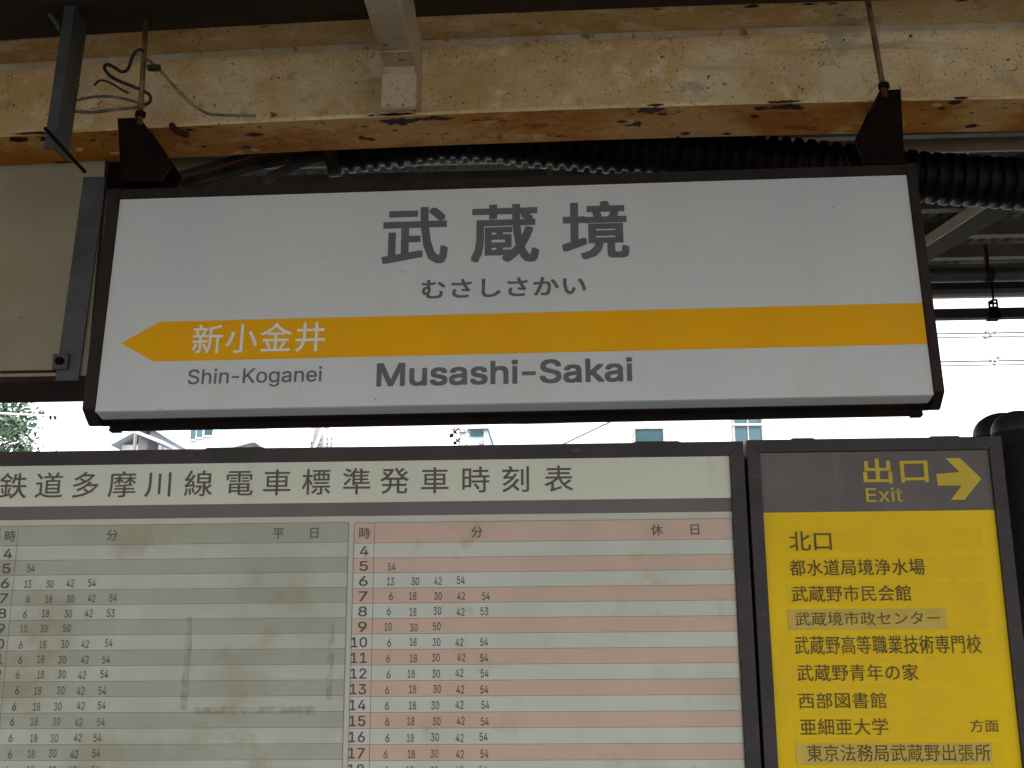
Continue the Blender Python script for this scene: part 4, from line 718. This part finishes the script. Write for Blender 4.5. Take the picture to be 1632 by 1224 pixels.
# gabled house
h1 = thing('gabled_house', 'pale house with grey-blue tiled gable roof seen through the gap at the left', 'house', (-11, 33, GZ))
YH = 30.0
g = G().box(hx(186), hx(284), YH+.4, YH+7, GZ, hh(230, 704)); g.obj('wall', M['wallwhite'], h1)
apx, apz = hx(232), hh(232, 672); ll, lz = hx(176), hh(176, 703); rr_, rz_ = hx(294), hh(294, 707)
G().add([(ll, YH, lz), (apx, YH, apz), (apx, YH+7, apz), (ll, YH+7, lz), (ll, YH, lz-.12), (apx, YH, apz-.12), (apx, YH+7, apz-.12), (ll, YH+7, lz-.12)],
        [(0, 1, 2, 3), (7, 6, 5, 4), (0, 4, 5, 1), (3, 2, 6, 7), (0, 3, 7, 4)]).obj('roof_slope', M['tile'], h1)
G().add([(rr_, YH, rz_), (apx, YH, apz), (apx, YH+7, apz), (rr_, YH+7, rz_), (rr_, YH, rz_-.12), (apx, YH, apz-.12), (apx, YH+7, apz-.12), (rr_, YH+7, rz_-.12)],
        [(3, 2, 1, 0), (4, 5, 6, 7), (1, 5, 4, 0), (7, 6, 2, 3), (4, 7, 3, 0)]).obj('roof_slope', M['tile'], h1)
G().prism([(hx(222), hh(222, 703)), (hx(276), hh(276, 703)), (apx, apz-.15)], 'y', YH+.42, YH+.6).obj('gable_wall', M['wallblue'], h1)
G().box(hx(223), hx(253), YH+.3, YH+.395, GZ, hh(230, 700)).obj('siding_panel', M['wallblue'], h1)
wn = G().box(hx(237), hx(242.5), YH+.2, YH+.29, hh(238, 722)-.6, hh(238, 697)).obj('window', M['glass'], h1)
G().box(hx(236), hx(243.5), YH+.18, YH+.28, hh(238, 696.8), hh(238, 695.5)).obj('window_head', M['trim'], wn)
G().box(hx(217.3), hx(219.5), YH-.2, YH-.05, GZ, hh(218, 690)).obj('downpipe', M['greytower'], h1)
h2 = thing('low_gable_porch', 'small pale gable with dark eave in front of the gabled house', 'house', (-10.6, 28, GZ))
ax, az = hx(254), hh(254, 705); bx_, bz_ = hx(296), hh(296, 722)
G().prism([(ax, GZ), (hx(268), GZ), (hx(268), hh(268, 714)), (ax, az-.1)], 'y', 28.5, 29.3).obj('wall', M['greytower'], h2)
G().add([(ax, 28.2, az), (hx(300), 28.2, hh(300, 722)), (hx(300), 29.6, hh(300, 722)), (ax, 29.6, az), (ax, 28.2, az-.09), (hx(300), 28.2, hh(300, 722)-.09), (hx(300), 29.6, hh(300, 722)-.09), (ax, 29.6, az-.09)],
        [(0, 3, 2, 1), (4, 5, 6, 7), (0, 1, 5, 4), (2, 3, 7, 6), (0, 4, 7, 3), (1, 2, 6, 5)]).obj('roof', M['tile'], h2)
h3 = thing('flat_roofed_house', 'white flat roofed house with small upper windows behind the gabled one', 'house', (-9.5, 36, GZ))
k3 = 36/30
G().box(hx(297)*k3, hx(352)*k3, 36, 43, GZ, hh(320, 664)*k3).obj('wall', M['wallwhite'], h3)
for (pa, pb, pt, pbm, mm) in ((305, 312, 687, 700, 'glasslt'), (315, 323, 687, 697, 'glasslt'), (327, 339, 687, 694, 'glass')):
    q = G().box(hx(pa)*k3, hx(pb)*k3, 35.93, 35.99, hh(pa, pbm)*k3, hh(pa, pt)*k3+.3).obj('window', M[mm], h3)
    G().box(hx(pa)*k3-.04, hx(pb)*k3+.04, 35.90, 35.98, hh(pa, pbm)*k3-.07, hh(pa, pbm)*k3-.01).obj('sill', M['trim'], q)
h4 = thing('clad_block', 'pale blue-grey clad block with ribbed wall seen in the gap under the sign', 'building', (-7.8, 32, GZ))
k4 = 32/30; zt4 = hh(380, 680)*k4
G().box(hx(352)*k4, hx(419)*k4, 32, 40, GZ, zt4).obj('wall', M['wallblue'], h4)
nrib = 16
for i in range(nrib+1):
    x = hx(352)*k4+(hx(419)-hx(352))*k4*i/nrib
    G().box(x-.02, x+.02, 31.96, 31.999, GZ, zt4-.02).obj('rib', M['wallblue'], h4)
h5 = thing('curved_awning', 'dark edged white awning roof in front of the clad block', 'awning', (-8.3, 27, GZ))
q = [(hx(360)*.9, 27, hh(360, 717)*.9), (hx(385)*.9, 27, hh(385, 711)*.9), (hx(402)*.9, 27, hh(402, 706.5)*.9), (hx(409)*.9, 27, hh(409, 707)*.9), (hx(417)*.9, 27, hh(417, 713)*.9), (hx(421)*.9, 27, hh(421, 719)*.9)]
G().tube(smooth_path(q, 4), .028, 6).obj('edge_pipe', M['wire'], h5)
v = [(a, 27.02, b-.02) for a, _, b in [tuple(p) for p in smooth_path(q, 4)]]; n_ = len(v)
G().add(v+[(a, 28.4, b) for a, _, b in v], [(i, i+1, i+1+n_, i+n_) for i in range(n_-1)]).obj('awning_cover', M['wallwhite'], h5)
G().box(hx(372)*.9, hx(416)*.9, 27.1, 28.3, GZ, hh(400, 716)*.9).obj('support_wall', M['wallwhite'], h5)
h6 = thing('stair_tower', 'grey-brown stair tower with white diagonal stringer seen in the gap under the sign', 'building', (-6.6, 30, GZ))
G().box(hx(495), hx(512), 30, 32, GZ, hh(500, 670)).obj('wall', M['greytower'], h6)
G().box(hx(512.2), hx(529), 30.2, 32, GZ, hh(520, 681)).obj('landing_wall', M['wallblue'], h6)
G().prism([(hx(501), hh(501, 716)), (hx(505), hh(505, 716)), (hx(518), hh(518, 682)), (hx(514), hh(514, 682))], 'y', 29.85, 29.98).obj('stringer', M['wallwhite'], h6)
G().prism([(hx(496), hh(501, 704)), (hx(499), hh(501, 704)), (hx(502), hh(502, 684)), (hx(496), hh(496, 684))], 'y', 29.9, 29.99).obj('panel', M['wallblue'], h6)
for px in (523, 529.5): G().box(hx(px)-.02, hx(px)+.02, 29.9, 29.95, hh(px, 722)-.5, hh(px, 684)).obj('rail_post', M['porcelain'], h6)
for py in (699, 707, 712): G().box(hx(511), hx(532), 29.86, 29.89, hh(520, py), hh(520, py-1.2)).obj('hand_rail', M['porcelain'], h6)
h7 = thing('rooftop_cabin', 'pale teal glazed rooftop cabin on a building seen in the middle of the gap', 'building', (-2.2, 30, GZ))
G().box(hx(744), hx(774), 30, 33, GZ, hh(760, 685)).obj('wall', M['teal'], h7)
G().box(hx(741), hx(776), 29.8, 33.2, hh(760, 685)+.01, hh(760, 681)).obj('roof', M['tile'], h7)
q = G().box(hx(747), hx(767), 29.93, 29.99, hh(760, 694), hh(760, 687)).obj('window', M['glasslt'], h7)
G().box(hx(762), hx(767), 29.93, 29.99, hh(760, 707), hh(760, 699)).obj('window', M['porcelain'], h7)
G().box(hx(768.5), hx(769.7), 29.93, 29.99, hh(760, 712), hh(760, 686)).obj('corner_strip', M['wallwhite'], h7)
pl = thing('utility_pole', 'pale pole with dark slanted insulators just left of the teal cabin', 'pole', (-2.6, 29, GZ))
k7 = 29/30
G().box(hx(731.5)*k7, hx(742)*k7, 28.9, 29.1, GZ, hh(735, 684)*k7).obj('pole_shaft', M['wallwhite'], pl)
for px in (731, 742): G().box(hx(px)*k7-.02, hx(px)*k7+.02, 28.85, 28.89, GZ, hh(735, 684)*k7).obj('edge_bar', M['porcelain'], pl)
for (a, b) in (((715.5, 698.5), (730, 684)), ((722, 709), (732, 699))):
    p0 = Vector((hx(a[0])*k7, 28.8, hh(*a)*k7)); p1 = Vector((hx(b[0])*k7, 28.8, hh(*b)*k7))
    G().tube([p0.lerp(p1, t) for t in (0, .1, .3, .35, .5, .55, .62, .68, 1)], [.01, .04, .07, .02, .02, .075, .075, .02, .015], 8).obj('insulator', M['bracket'], pl)
for (px, py) in ((720, 683), (727, 683), (736, 687)): G().box(hx(px)*k7-.06, hx(px)*k7+.06, 28.8, 28.9, hh(px, py)*k7-.05, hh(px, py)*k7+.05).obj('clamp', M['porcelain'], pl)
wb = thing('white_building', 'large white rendered building with two windows showing in the gap at the right', 'building', (5.5, 30, GZ))
G().box(-.12, hx(1420), 30, 42, GZ, 7.6).obj('wall', M['wallwhite'], wb)
def window(x0, x1, z0, z1, panes, gl):
    f_ = G(); t_ = .055
    f_.box(x0-t_, x0, 29.93, 29.998, z0-t_, z1+t_); f_.box(x1, x1+t_, 29.93, 29.998, z0-t_, z1+t_); f_.box(x0, x1, 29.93, 29.998, z1, z1+t_); f_.box(x0, x1, 29.93, 29.998, z0-t_, z0)
    for i in range(1, panes): xm = x0+(x1-x0)*i/panes; f_.box(xm-.02, xm+.02, 29.94, 29.996, z0, z1)
    fo = f_.obj('window_frame', M['porcelain'], wb)
    for i in range(panes):
        a = x0+(x1-x0)*i/panes+(.021 if i else .001); b = x0+(x1-x0)*(i+1)/panes-(.021 if i < panes-1 else .001)
        G().box(a, b, 29.965, 29.99, z0+.001, z1-.001).obj('pane', gl, fo)
    return fo
window(2.10, 2.84, 4.9, 5.93, 1, M['glass']); window(4.76, 5.47, 4.9, 6.30, 2, M['glasslt'])
G().box(4.70, 5.53, 29.90, 29.93, 5.99, 6.03).obj('transom', M['porcelain'], wb)

# ================================================================== TREE
tr = thing('tree', 'blue-green leafy tree cut by the left edge, below the cream box', 'tree', (-12.4, 22, GZ))
G().tube(smooth_path([(-12.4, 22, GZ), (-12.35, 22.05, 0), (-12.45, 22, 2.6), (-12.3, 22, 4.6), (-12.35, 22, 6.2)], 5), [.20-.17*i/20 for i in range(21)], 10).obj('trunk', M['bark'], tr, smooth=True)
rd = random.Random(9); g = G(); v1 = []; f1 = []; v2 = []; f2 = []
br = G()
for k in range(300):
    zc = rd.uniform(1.8, 6.6); a = rd.uniform(0, 2*math.pi)
    rmax = 1.5*math.sqrt(max(.02, 1-((zc-3.7)/3.2)**2)); rr2 = rmax*rd.uniform(.45, 1.0)
    c = Vector((-12.22+math.cos(a)*rr2, 22+math.sin(a)*rr2, zc+rd.uniform(-.1, .25)))
    if k % 3 == 0: br.tube([(-12.38, 22, zc-.35), Vector((-12.38, 22, zc-.35)).lerp(c, .6)+Vector((0, 0, .08)), c], [.03, .018, .008], 5)
    n_ = rd.randint(70, 120); sp = rd.uniform(.12, .25)
    for j in range(n_):
        p = c+Vector((rd.gauss(0, sp), rd.gauss(0, sp), rd.gauss(0, sp*.55))); s_ = rd.uniform(.045, .095)
        n0 = Vector((rd.gauss(0, 1), rd.gauss(0, 1), rd.gauss(0, 1)+.6)).normalized(); u_ = n0.orthogonal().normalized(); u_.rotate(Matrix.Rotation(rd.uniform(0, 6.28), 3, n0)); w2 = n0.cross(u_)
        vv, ff = (v1, f1) if rd.random() < .62 else (v2, f2)
        kk = len(vv); vv += [p-u_*s_, p-w2*s_*.4, p+u_*s_, p+w2*s_*.4]; ff.append((kk, kk+1, kk+2, kk+3))
br.obj('branches', M['bark'], tr)
cr = mesh_obj('crown', v1+v2, f1+[tuple(i+len(v1) for i in q) for q in f2], M['leaf'], tr, mats=[M['leaf'], M['leaf2']], fm=[0]*len(f1)+[1]*len(f2), kind='stuff')
